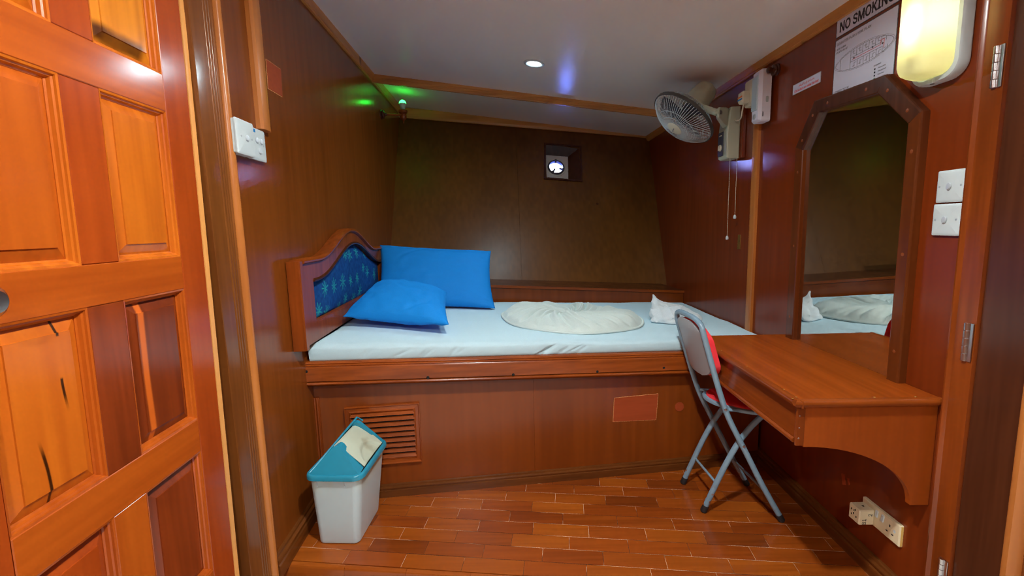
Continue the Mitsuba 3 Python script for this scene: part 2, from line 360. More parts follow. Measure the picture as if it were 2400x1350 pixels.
slab(RWF, sg.box(urj + .001, ZL - .05, YB, TOPZ), .03, 'veneer_red', 'veneer_panel', 'wall_right')
slab(RWF, sg.box(YR, ZL - .05, .40 * S, TOPZ), .03, 'veneer_red', 'veneer_panel', 'wall_right')
slab(RWF, sg.box(.39 * S, 1.60 * S, ur_cas1 - .02, TOPZ), .03, 'veneer_red', 'veneer_panel', 'wall_right')
struct('wall_rear', bbox(-1.1, 1.4, YR - .03, YR, ZL - .05, TOPZ, 0), 'veneer_upright')
struct('wall_light_block', bbox(-1.2, 1.4, YB, YB + .03, ZL - .05, 1.0, 0), 'white_paint')   # unseen, placed to block sky light leaking in below the porthole
# hull lining: a twisted sheet leaning out at the top, in three boards
def on_left(u, z): return LWF.p(u, z)
def on_right(u, z): return RWF.p(u, z)
HL = lambda z: on_left(S * (3.01 + .565 * (z / S - .931)), z)
HR = lambda z: on_right(S * (3.115 + .4736 * (z / S - .593)), z)
def hull(s, t):
    """s 0..1 across, t 0..1 from the ledge up to the deck head"""
    zl0, zl1 = .62 * S, 1.93 * S; zr0, zr1 = .50 * S, 1.70 * S
    A, B = HL(zl0 + t * (zl1 - zl0)), HR(zr0 + t * (zr1 - zr0))
    return A + (B - A) * s
def hull_px(x, y):
    """(s, t) where a sight line meets the hull lining (Newton on a nearly plane sheet)"""
    s, t = .5, .5; d = unit(ray(x, y))
    for _ in range(30):
        P = hull(s, t) - CAM; r = P - d * (P @ d)
        J = np.array([(hull(s + 1e-4, t) - hull(s, t)) / 1e-4, (hull(s, t + 1e-4) - hull(s, t)) / 1e-4]).T
        J = J - np.outer(d, d @ J); ds = np.linalg.lstsq(J, -r, rcond=None)[0]; s, t = s + ds[0], t + ds[1]
    return s, t
hn = unit(np.cross(hull(.6, .5) - hull(.5, .5), hull(.5, .6) - hull(.5, .5)))   # towards +y or -y
if hn[1] > 0: hn = -hn
# porthole opening in hull coordinates
q = [hull_px(*p) for p in ((1279, 340), (1357, 346), (1362, 424), (1279, 415))]
ps0, ps1 = (q[0][0] + q[3][0]) / 2, (q[1][0] + q[2][0]) / 2
pt1, pt0 = (q[0][1] + q[1][1]) / 2, (q[2][1] + q[3][1]) / 2
def hull_sheet(s0, s1, t0, t1, n=6, th=.012):
    g = np.array([[hull(s0 + (s1 - s0) * i / n, t0 + (t1 - t0) * j / n) for i in range(n + 1)] for j in range(n + 1)])
    k = lambda i, j: j * (n + 1) + i; v = g.reshape(-1, 3); N = len(v); f = []
    for j in range(n):
        for i in range(n):
            a, b, c, d = k(i, j), k(i + 1, j), k(i + 1, j + 1), k(i, j + 1); f += [[a, b, c], [a, c, d], [N + a, N + c, N + b], [N + a, N + d, N + c]]
    rim = [k(i, 0) for i in range(n)] + [k(n, j) for j in range(n)] + [k(i, n) for i in range(n, 0, -1)] + [k(0, j) for j in range(n, 0, -1)]
    for a, b in zip(rim, rim[1:] + rim[:1]): f += [[a, N + b, b], [a, N + a, N + b]]
    return tm(np.vstack([v, v - hn * th]), f)
sj = hull_px(1215, 450)[0]
g = .0003
struct('wall_back', hull_sheet(-.02, sj - g, -.05, 1.02), 'veneer_olive', 'olive brown veneer hull lining leaning over the bed')
for (s0, s1, t0, t1) in ((sj + g, ps0, -.05, 1.02), (ps1, 1.02, -.05, 1.02), (ps0, ps1, pt1, 1.02), (ps0, ps1, -.05, pt0)):
    part('wall_back', 'veneer_panel', hull_sheet(s0, s1, t0, t1), 'veneer_olive', 30)
part('wall_back', 'joint_strip', cat(*[hull_sheet(sj - .01, sj + .01, -.05, 1.02, 3, .004)]), 'veneer_olive', False, M=np.array([[1, 0, 0, -hn[0] * .013], [0, 1, 0, -hn[1] * .013], [0, 0, 1, -hn[2] * .013], [0, 0, 0, 1.0]]))
s_, t_ = hull_px(1400, 478)
part('wall_back', 'round_plug', lathe([(0, -.002), (.011, -.002), (.011, .0006), (0, .0006)]), 'mahogany_dark', 30, 'small round dark wood plug', M=align(hull(s_, t_), hn))
# ---- porthole: recess lined with wood, white hull, metal ring, glass
hu = unit(hull(.6, .5) - hull(.5, .5)); hv = np.cross(hu, hn); hv = hv if hv[2] > 0 else -hv
pc = (hull(ps0, pt0) + hull(ps1, pt1)) / 2
PHF = np.eye(4); PHF[:3, 0], PHF[:3, 1], PHF[:3, 2], PHF[:3, 3] = hu, hv, hn, pc
pw, ph = np.linalg.norm(hull(ps1, pt0) - hull(ps0, pt0)), np.linalg.norm(hull(ps0, pt1) - hull(ps0, pt0))
DP = .070                                       # depth of the recess
labels['window_1'] = {'kind': 'structure', 'label': 'small round porthole deep in a square wooden recess in the sloping wall'}
fr = sg.box(-pw / 2 - .016, -ph / 2 - .016, pw / 2 + .016, ph / 2 + .016).difference(sg.box(-pw / 2, -ph / 2, pw / 2, ph / 2))
part('window_1', 'window_frame', bevel_poly(fr, .016, .004, -.004), 'mahogany_dark', 30, M=PHF)
IR, IT = .088, .050                             # the right and top boards splay inwards towards the hull
back = [(-pw / 2, -ph / 2), (pw / 2 - IR, -ph / 2), (pw / 2 - IR, ph / 2 - IT), (-pw / 2, ph / 2 - IT)]
front = [(-pw / 2, -ph / 2), (pw / 2, -ph / 2), (pw / 2, ph / 2), (-pw / 2, ph / 2)]
for k in range(4):
    q4 = [np.array([*front[k], 0]), np.array([*front[(k + 1) % 4], 0]), np.array([*back[(k + 1) % 4], -DP]), np.array([*back[k], -DP])]
    outd = unit(np.append(np.array([front[k][1] - front[(k + 1) % 4][1], front[(k + 1) % 4][0] - front[k][0]]), 0)) * -.010
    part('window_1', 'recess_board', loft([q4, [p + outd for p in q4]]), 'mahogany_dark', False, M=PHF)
pq = [hit(1303, 393, pc - hn * DP, hn)]
oc = np.array([(pq[0] - pc) @ hu, (pq[0] - pc) @ hv]); RO = .056
plate_w = sg.box(-pw / 2 - .08, -ph / 2 - .08, pw / 2 + .08, ph / 2 + .08).difference(sg.Point(*oc).buffer(RO + .004, 24))
part('window_1', 'hull_plate', extrude(plate_w, .02, -DP - .02), 'white_paint', 30, 'white painted hull', M=PHF)
MO = PHF @ trimesh.transformations.translation_matrix([oc[0], oc[1], -DP])
part('window_1', 'flange', lathe([(RO + .018, -.005), (RO + .034, -.005), (RO + .034, .002), (RO + .030, .005), (RO + .018, .004), (RO + .018, -.005)], 40), 'white_paint', 30, M=MO)
part('window_1', 'ring', lathe([(RO, -.014), (RO + .017, -.014), (RO + .017, .010), (RO + .012, .015), (RO + .004, .013), (RO, .006), (RO, -.014)], 40), 'ring_metal', 40, 'dark metal porthole ring', M=MO)
part('window_1', 'pane', lathe([(0, -.0125), (RO + .006, -.0125)], 36), 'pane_glass', False, M=MO)
for ang, l in ((-118, .034), (-22, .026), (95, .016)):
    c_, s2 = math.cos(math.radians(ang)), math.sin(math.radians(ang))
    M2 = MO @ trimesh.transformations.rotation_matrix(math.radians(ang), [0, 0, 1])
    part('window_1', 'clamp', cat(bbox(RO - l, RO + .012, -.007, .007, .004, .016, .003), bbox(RO - .002, RO + .014, -.010, .010, .002, .024, .003)), 'ring_metal', 30, M=M2)
# ---- ceiling
cc = np.array([[x, y, zceil(x, y)] for x, y in ((-1.2, YR - .03), (1.4, YR - .03), (1.4, YB + .03), (-1.2, YB + .03))])
struct('ceiling', loft([cc, cc + [0, 0, .03]]), 'ceiling_paint', None, False)
cd = unit([1, 0, -.1335])                     # direction across the sloping deck head
# ---- ceiling trims (pine mouldings)
cove = lambda a, b: [(0, 0), (a * .35, 0), (a * .45, b * .1), (a * .55, b * .1), (a * .62, b * .22), (a * .85, b * .5), (a, b * .72), (a, b), (0, b)]
def trim_run(name, F, u0, u1, vlow, h, d, mat):
    """moulding on a side wall under the deck head, its top following the ceiling"""
    P = [F.p(u, vlow(u)) for u in (u0, u1)]
    return struct(name, prism(cove(d, h), P[0], P[1], F.w, [0, 0, 1]), mat, smooth=35)
vL = lambda u: S * (1.838 + .016 * (u / S - 2.2)); vR = lambda u: S * (1.605 + .012 * (u / S - 2.0))
trim_run('trim_1', LWF, YR, 3.62 * S, vL, .066, .030, 'pine_y')
trim_run('trim_2', RWF, YR, 3.66 * S, vR, .060, .030, 'pine_y')
BL, BR = LWF.p(2.737 * S, 1.846 * S), RWF.p(2.850 * S, 1.612 * S)
bd = unit(BR - BL); bup = unit(np.cross(bd, [0, 1.0, 0])); bup = bup if bup[2] > 0 else -bup
bo = unit(np.cross(bup, bd)); bo = bo if bo[1] < 0 else -bo
beamp = [(-.012, 0), (.006, 0), (.010, .004), (.010, .009), (.013, .011), (.013, .016), (.016, .018), (.016, .024), (.022, .028), (.024, .05), (.024, .075), (-.012, .075)]
struct('trim_3', prism(beamp, BL, BR, bo, bup), 'pine_x', 'pine beam moulding across the ceiling', 35)
Q = [hull(*hull_px(960, 278)), hull(*hull_px(1519, 324))]
qd = unit(Q[1] - Q[0]); P0, P1 = Q[0] - qd * .16, Q[1] + qd * .06
struct('trim_4', prism([(-.03, 0), (.012, 0), (.018, .008), (.024, .03), (.026, .08), (-.03, .08)], P0 , P1, bo, bup), 'pine_x', None, 35)
# ---- floor: grout base, step and tiles
ph_step = hitz(673, 1314, 0), hitz(1127, 1344, 0)
fd = unit(ph_step[1] - ph_step[0]); fnrm = np.array([-fd[1], fd[0], 0])
FM = np.eye(4); FM[:3, 0], FM[:3, 1], FM[:3, 3] = fd, fnrm, ph_step[0]
lp = lambda P: np.array([(np.asarray(P) - ph_step[0]) @ fd, (np.asarray(P) - ph_step[0]) @ fnrm])
corner = [LWF.p(.6, 0), RWF.p(.6, 0), RWF.p(2.3, 0), LWF.p(2.3, 0)]
room_poly = sg.Polygon([lp(P)[:2] for P in corner])
front_of_bed = sg.Polygon([lp(P)[:2] for P in (BEDF.p(-1.4, 0), BEDF.p(1.6, 0), [1.8, -3, 0], [-1.8, -3, 0])])
deck = room_poly.intersection(front_of_bed).intersection(sg.box(-3, 0.0, 4, 3))
struct('floor', extrude(room_poly.intersection(sg.box(-3, .006, 4, 3)), .10, -.1009), 'grout', None, False, FM)
part('floor', 'unseen_bounce_floor', bbox(-1.2, 1.4, YR - .03, YB, ZL - .04, ZL, 0), 'white_paint', False)  # out of view; white so that it bounces light up to the ceiling
rnd = random.Random(7)
TL, TWD = .184 * S, .0600 * S
# joints measured along the rows, each row with its own shift
row0 = lp(hitz(1276, 1316.9, 0))[1]; jo = lp(hitz(1134, 1289, 0))[0]
shifts = [-.052, .0, .082, .146, .245, .318, .40, .47, .57, .64, .73, .82, .90]
k0 = -int(row0 / TWD) - 1
tile_mats = [f'tile_wood_{i}' for i in range(6)]
for r in range(-3, 14):
    y0 = row0 + r * TWD; y1 = y0 + TWD
    if y1 < .004: continue
    sh = jo + (shifts[r + 1] if 0 <= r + 1 < len(shifts) else r * .078) * S
    for c in range(-9, 10):
        x0 = sh + c * TL
        t = sg.box(x0 + .0006, y0 + .0011, x0 + TL - .0006, y1 - .0011).intersection(deck)
        if t.is_empty or t.area < 2e-5 or t.geom_type != 'Polygon': continue
        m = extrude(t, .009, -.009 + rnd.uniform(-.0002, .0002))
        m.vertices[:, 2] += (m.vertices[:, 0] - x0) * rnd.uniform(-.0012, .0012)
        part('floor', 'tile', m, tile_mats[rnd.choice((0, 0, 1, 1, 2, 3, 4, 5))], False, M=FM)
# step nosing and riser boards
nose = [(0, 0), (.004, 0), (.012, -.004), (.016, -.012), (.016, -.150), (0, -.150)]
cuts = [lp(hitz(x, 1320, 0))[0] for x in (813, 960, 1110, 1270, 1430)]
xs = [-.03] + cuts + [1.1, 1.35, 1.6, 2.05]
for a_, b_ in zip(xs[:-1], xs[1:]):
    part('floor', 'riser_board', prism(nose, ph_step[0] + fd * (a_ + .0005) - [0, 0, .0005], ph_step[0] + fd * (b_ - .0005) - [0, 0, .0005], -fnrm, [0, 0, 1]), rnd.choice(('tile_wood_0', 'tile_wood_3', 'tile_wood_1')), 30)
# ---- baseboards
bprof = lambda h, d: [(0, 0), (d, 0), (d, h * .55), (d * .8, h * .60), (d * .8, h * .68), (d * .95, h * .72), (d * .95, h * .80), (d * .55, h * .86), (d * .5, h * .96), (d * .3, h), (0, h)]
struct('baseboard_left', prism(bprof(.080, .022), LWF.p(u_cas1 + .005, 0), LWF.p(1.62 * S, 0), LWF.w, [0, 0, 1]), 'base_wood_y', None, 25)
struct('baseboard_right', prism(bprof(.062, .026), RWF.p(ur_cas1, 0), RWF.p(1.86 * S, 0), RWF.w, [0, 0, 1]), 'base_wood_y', None, 25)
# ---- wall trim strips
u0 = RWF.px(1762, 740)[0]; u1 = RWF.px(1745, 740)[0]
struct('trim_5', prism([(0, -.026), (.012, -.026), (.016, -.018), (.016, .018), (.012, .026), (0, .026)], RWF.p(1.955 * S, .42 * S), RWF.p(1.955 * S, vR(1.955 * S)), RWF.w, RWF.u), 'pine_z', 'pine joint strip running down the right wall', 35)
uc = (1.342 + 1.410) / 2 * S
# ================================================================== LEFT DOOR (door_1) with casing
labels['door_1'] = {'kind': 'structure', 'label': 'bright orange varnished panelled door at the left edge'}
def LD(m):
    """door hung slightly out of plumb: shear along the wall"""
    m = m.copy(); m.vertices[:, 0] += .026 * (m.vertices[:, 1] - .6 * S); return m
dz0, dz1 = -.145 * S, 1.64 * S
W0 = .002
def dpart(name, m, mat, smooth=30, label=None, parent='door_1'): return part(parent, name, LD(m), mat, smooth, label, M=LWF.M)
yL0, yL1, yM0, yM1, yR0, yR1 = [S * q for q in (.462, .556, .7155, .7895, .9515, 1.028)]
zr = [S * q for q in (-.145, .03, .155, .240, .525, .598, .888, .957, 1.254, 1.328)]
dpart('stile', bbox(yL0, yL1, dz0, dz1, -.036, W0, .002), 'door_wood_2')
dpart('stile', bbox(yR0, yR1, dz0, dz1, -.036, W0, .002), 'door_wood_2')
part('door_1', 'door_edge', LD(prism([(-.036, 0), (W0 + .001, 0), (W0 + .001, .017), (-.036, .017)], [yR1 + .001, dz0, 0], [yR1 + .001, dz1, 0], np.array([0, 0, 1.0]), np.array([1.0, 0, 0]))), 'door_edge', False, 'pale edge of the door', M=LWF.M)
rails = [(zr[0], zr[3]), (zr[4], zr[5]), (zr[6], zr[7]), (zr[8], zr[9])]
for z0, z1 in rails: dpart('rail', bbox(yL1 + .0005, yR0 - .0005, z0, z1, -.036, W0 + .0005, .0015), 'door_rail')
rows = [(zr[3], zr[4]), (zr[5], zr[6]), (zr[7], zr[8]), (zr[9], dz1 - .09)]
dpart('rail', bbox(yL1 + .0005, yR0 - .0005, dz1 - .09, dz1, -.036, W0, .0015), 'door_rail')
mull = ['door_wood_0', 'door_wood_3', 'door_wood_2', 'door_wood_2']
panm = [['door_wood_2', 'door_wood_3'], ['door_wood_vein', 'door_wood_streak'], ['door_wood_0', 'door_wood_1'], ['door_wood_1', 'door_wood_burnt']]
def raised(u0, u1, v0, v1):
    """raised and fielded panel"""
    z = lambda i, w: np.array([[u0 + i, v0 + i, w], [u1 - i, v0 + i, w], [u1 - i, v1 - i, w], [u0 + i, v1 - i, w]])
    return loft([z(0, -.03), z(0, -.0165), z(.010, -.0165), z(.034, -.007), z(.0345, -.0045)])
def sticking(u0, u1, v0, v1):
    """quarter-round beading round a panel opening"""
    out = []
    pr = [(0, 0), (.013, 0), (.013, .004), (.010, .006), (.008, .012), (.005, .014), (.004, .018), (0, .019)]
    P = [np.array(q, float) for q in ([u0, v0, -.018], [u1, v0, -.018], [u1, v1, -.018], [u0, v1, -.018])]
    inn = [np.array(q, float) for q in ([0, 1, 0], [-1, 0, 0], [0, -1, 0], [1, 0, 0])]
    for i in range(4): out.append(prism(pr, P[i], P[(i + 1) % 4], inn[i], [0, 0, 1.0], 1, -1))
    return out
for i, (z0, z1) in enumerate(rows):
    dpart('mullion', bbox(yM0, yM1, z0 + .0005, z1 - .0005, -.036, W0 - .0005, .0015), mull[i])
    for j, (a_, b_) in enumerate(((yL1, yM0), (yM1, yR0))):
        dpart('panel', raised(a_, b_, z0, z1), panm[i][j], 20)
        for m in sticking(a_, b_, z0, z1): dpart('bead', m, 'door_wood_1' if i > 1 else 'door_wood_0', 25)
kn = lathe([(0, .060), (.016, .059), (.023, .052), (.024, .045), (.018, .037), (.010, .030), (.009, .010), (.024, .008), (.026, 0), (0, 0)], 28)
dpart('door_handle', place(kn, trimesh.transformations.translation_matrix([.534 * S, .925 * S, W0])), 'steel', 40, 'round steel knob')
# casing of the left door: flat with reeds and a bead at the wall side
def reeds(n0, n1, k, d0, d1):
    o = []
    for i in range(k):
        c = n0 + (n1 - n0) * (i + .5) / k; r = (n1 - n0) / k / 2
        o += [(c + r * math.cos(t), d0 + (d1 - d0) * math.sin(t)) for t in np.linspace(math.pi, 0, 7)]
    return o
cu = [S * q for q in (1.066, 1.118, 1.150, 1.158, 1.176, 1.199)]
pr = [(cu[0], -.03), (cu[0], .012), (cu[0] + .004, .014), (cu[1], .014)] + reeds(cu[1], cu[2], 3, .012, .017) + [(cu[3], .012), (cu[4] - .004, .004), (cu[4], .006)] + reeds(cu[4], cu[5], 1, .006, .019) + [(cu[5], 0), (cu[5], -.03)]
labels['trim_6'] = {'kind': 'structure', 'label': 'worn reeded casing between the orange door and the left wall'}
pc_ = [(w, u) for u, w in pr]
i1 = 4 + 21 + 1
prA = [(cu[0], -.03), (cu[0], .012), (cu[0] + .004, .014), (cu[1], .014)] + reeds(cu[1], cu[2], 3, .012, .0165) + [(cu[3], .010), (cu[4], .004), (cu[4], -.03)]
prB = [(cu[4], -.03)] + [(cu[4], .006)] + reeds(cu[4], cu[5], 1, .006, .019) + [(cu[5], 0), (cu[5], -.03)]
part('trim_6', 'casing_board', prism([(w, u) for u, w in prA], LWF.p(0, ZL), LWF.p(0, vL(0)), LWF.w, LWF.u), 'casing_wood', 35)
part('trim_6', 'bead', prism([(w, u) for u, w in prB], LWF.p(0, ZL), LWF.p(0, vL(0)), LWF.w, LWF.u), 'pine_z', 35)
part('trim_6', 'casing_head', place(bbox(.40 * S, cu[0], 1.645 * S, 1.72 * S, -.03, .014, .002), LWF.M), 'casing_wood')
part('trim_6', 'casing_board', place(bbox(.38 * S, .455 * S, ZL, 1.72 * S, -.03, .014, .002), LWF.M), 'casing_wood')
part('trim_6', 'jamb', place(cat(bbox(.44 * S, cu[0] + .01, 1.642 * S, 1.65 * S, -.09, -.031, 0), bbox(cu[0] - .006, cu[0] + .006, ZL, 1.65 * S, -.09, -.031, 0), bbox(.446 * S, .458 * S, ZL, 1.65 * S, -.09, -.031, 0), bbox(.44 * S, cu[0] + .01, ZL, 1.65 * S, -.12, -.09, 0)), LWF.M), 'casing_wood', False)
# ================================================================== RIGHT DOOR (door_2) with casing and hinges
labels['door_2'] = {'kind': 'structure', 'label': 'dark wooden door at the right edge'}
def rpart(parent, name, m, mat, smooth=30, label=None): return part(parent, name, m, mat, smooth, label, M=RWF.M)
def RL(m):
    m = m.copy(); m.vertices[:, 0] += .006 * (m.vertices[:, 1] - .6 * S); return m
r0 = .9745 * S
rs = .872 * S
rpart('door_2', 'stile', bbox(rs, r0 - .002, ZL + .01, 1.58 * S, -.036, .001, .002), 'mahogany_dark')
rpart('door_2', 'stile', bbox(.40 * S, .49 * S, ZL + .01, 1.58 * S, -.036, .001, .002), 'mahogany_dark')
rpart('door_2', 'panel', bbox(.49 * S, rs, ZL + .01, 1.58 * S, -.030, -.012, .002), 'veneer_upright')
rpart('door_2', 'bead', place(prism([(0, 0), (.018, 0), (.022, .006), (.022, .016), (.014, .024), (.004, .028), (0, .028)], [rs, ZL + .01, -.012], [rs, 1.58 * S, -.012], np.array([0, 0, 1.0]), np.array([-1.0, 0, 0])), np.eye(4)), 'pine_z', 35)
prC = [(-.03, ur_cas1), (0, ur_cas1), (.006, ur_cas1 - .001), (.013, ur_cas1 - .006), (.015, ur_cas1 - .012), (.012, ur_cas1 - .017), (.009, ur_cas1 - .020), (.010, r0 + .012), (.008, r0 + .002), (.008, r0), (-.03, r0)]
labels['trim_7'] = {'kind': 'structure', 'label': 'casing strip between the mirror wall and the dark door'}
part('trim_7', 'casing_board', prism(prC, RWF.p(0, ZL), RWF.p(0, vR(0)), RWF.w, RWF.u), 'mahogany_z', 35)
for zt, zb in ((RWF.px(2345, 105, .012)[1], RWF.px(2328, 207, .012)[1]), (RWF.px(2271, 757, .012)[1], RWF.px(2258, 845, .012)[1]), (RWF.px(2210, 1310, .012)[1], RWF.px(2210, 1310, .012)[1] - .078)):
    um = .990 * S
    hg = numbered('door_2__hinge'); n = 5; h = (zt - zb) / n
    kn = cat(*[place(lathe([(0, .0004), (.0062, .0004), (.0066, .0012), (.0066, h - .0012), (.0062, h - .0004), (0, h - .0004)], 16), RWF.M @ np.array([[1, 0, 0, um], [0, 0, 1, zb + k * h], [0, 1, 0, .0125], [0, 0, 0, 1.0]])) for k in range(n)])
    scene[hg] = mikit.ply(kn, 'steel', 40); labels[hg] = {'label': 'bright steel hinge'}
    part(hg, 'leaf', place(cat(bbox(um - .016, um - .004, zb, zt, .0095, .0125, .0005), bbox(um + .004, um + .008, zb, zt, .009, .011, .0005)), RWF.M), 'steel')
# ================================================================== BED PLATFORM
bed = thing('bed_platform', 'built-in wooden bed box with beaded top board and panelled front under the mattress', 'bed')
xl, xr = -.885, 1.125
useam = BEDF.px(1253, 1050)[0]; ztop = lambda u: S * (.552 - .0336 * (u / S + .753)) + 0
ul, ur_ = BEDF.px(757, 1175)[0] - .004, 1.14
def bedpoly(u0, u1): return sg.Polygon([(u0, 0), (u1, 0), (u1, ztop(u1) - .02), (u0, ztop(u0) - .02)])
part(bed, 'front_panel', extrude(bedpoly(ul, useam - .0003), .02, -.02), 'veneer_bed', False, M=BEDF.M)
part(bed, 'front_panel', extrude(bedpoly(useam + .0003, ur_), .02, -.02), 'veneer_bed', False, M=BEDF.M)
part(bed, 'carcass', loft([[BEDF.p(ul, .002, -.021), BEDF.p(ur_, .002, -.021), RWF.p(2.77 * S, .002, .002), LWF.p(2.6 * S, .002, .002)], [BEDF.p(ul, ztop(ul) - .012, -.021), BEDF.p(ur_, ztop(ur_) - .012, -.021), RWF.p(2.77 * S, .465 * S, .002), LWF.p(2.6 * S, .535 * S, .002)]]), 'veneer_bed', False)
P0, P1 = BEDF.p(ul, ztop(ul), 0), BEDF.p(ur_, ztop(ur_), 0)
ov = .060                                      # overhang of the top board
H = .0895 * S
tb = [(-.02, 0), (ov - .012, 0), (ov - .007, -.0015), (ov - .005, -.004), (ov - .003, -.005), (ov - .002, -.008), (ov - .0055, -.0105), (ov - .001, -.0135), (ov, -.017), (ov - .004, -.0195), (ov - .002, -.022), (ov, -.026), (ov, -H + .022), (ov - .005, -H + .020), (-.02, -H + .020)]
part(bed, 'top_board', prism(tb, P0, P1, BEDF.w, [0, 0, 1]), 'mahogany_x', 25)
mb = [(-.001, -H + .019), (ov - .006, -H + .019), (ov + .001, -H + .016), (ov + .003, -H + .011), (ov + .001, -H + .006), (ov - .008, -H), (-.001, -H)]
part(bed, 'lower_moulding', prism(mb, P0, P1, BEDF.w, [0, 0, 1]), 'mahogany_x', 35)
for x, y, r in ((1003, 885, .0065), (1203, 878, .006), (1400, 871, .0055), (1556, 862, .005), (718, 871, .0055)):
    u, v = BEDF.px(x, y, ov)
    part(bed, 'screw_plug', lathe([(0, -.004), (r, -.004), (r, .0006), (r * .8, .0012), (0, .0002)], 18), 'dark_hole', 30, M=align(BEDF.p(u, v, ov), BEDF.w))
part(bed, 'baseboard', prism([(0, 0), (.020, 0), (.020, .030), (.016, .032), (.016, .036), (.019, .038), (.019, .042), (.011, .045), (.010, .052), (0, .053)], BEDF.p(ul, 0), BEDF.p(ur_, 0), BEDF.w, [0, 0, 1]), 'base_wood', 25)
pu0, pu1 = BEDF.px(731, 1000, .012)[0], BEDF.px(752, 1000, .012)[0]
pprof = [(0, 0), (.006, 0)] + [(w, u) for u, w in reeds(.002, (pu1 - pu0) - .002, 3, .007, .013)] + [(.006, pu1 - pu0), (0, pu1 - pu0)]
part(bed, 'corner_post', prism(pprof, BEDF.p(pu0, .05), BEDF.p(pu0, .405 * S), BEDF.w, BEDF.u), 'mahogany_z', 35)
pp = np.array([BEDF.px(*q) for q in ((1440, 933), (1542, 923), (1537, 983), (1437, 988))])
part(bed, 'patch', bevel_poly(sg.Polygon(pp), .0025, .0008), 'patch_red', 20, 'reddish rectangular veneer patch', M=BEDF.M)
part(bed, 'patch_outline', extrude(sg.Polygon(pp).buffer(.0016).difference(sg.Polygon(pp).buffer(.0002)), .0012), 'patch_line', False, M=BEDF.M)
u, v = BEDF.px(1592, 953)
part(bed, 'round_cover', bevel_poly(sg.Point(u, v).buffer(.0215, 20), .004, .0015), 'patch_red', 25, 'reddish round cover', M=BEDF.M)
# ---- louvred vent
lv = thing('louvred_vent', 'wooden louvred vent grille low in the bed front behind the bin', 'vent')
c = np.array([BEDF.px(*q, .01) for q in ((806, 957), (988, 944), (984, 1081))])
lu0, lu1, lz0, lz1 = c[0][0], (c[1][0] + c[2][0]) / 2, c[2][1], (c[0][1] + c[1][1]) / 2
fw = .026
fp = [(0, 0), (.014, 0), (.014, .003), (.010, .006), (.010, .018), (.013, .022), (.012, fw), (0, fw)]
for A_, B_, iv in (((lu0, lz1), (lu1, lz1), (0, -1)), ((lu1, lz1), (lu1, lz0), (-1, 0)), ((lu1, lz0), (lu0, lz0), (0, 1)), ((lu0, lz0), (lu0, lz1), (1, 0))):
    L_ = prism([(b_, a_) for a_, b_ in fp], [*A_, 0], [*B_, 0], np.array([*iv, 0.0]), np.array([0, 0, 1.0]), 1, -1)
    part(lv, 'frame_rail', L_, 'mahogany_x' if iv[0] == 0 else 'mahogany_z', 30, M=BEDF.M)
part(lv, 'shade_backing', bbox(lu0 + .012, lu1 - .012, lz0 + .012, lz1 - .012, .0008, .002, 0), 'dark_hole', False, M=BEDF.M)  # near-black sheet standing in for the shade behind the slats
ns = 9; ih = (lz1 - lz0 - 2 * fw + .004) / ns
for k in range(ns):
    zc = lz0 + fw - .002 + (k + .5) * ih
    sp = [(.002, .22 * ih), (.0045, .30 * ih), (.0155, -.20 * ih), (.0165, -.29 * ih), (.0135, -.36 * ih)]
    part(lv, 'slat', prism(sp, [lu0 + fw - .004, zc, 0], [lu1 - fw + .004, zc, 0], np.array([0, 0, 1.0]), np.array([0, 1.0, 0])), 'mahogany_x', 30, M=BEDF.M)
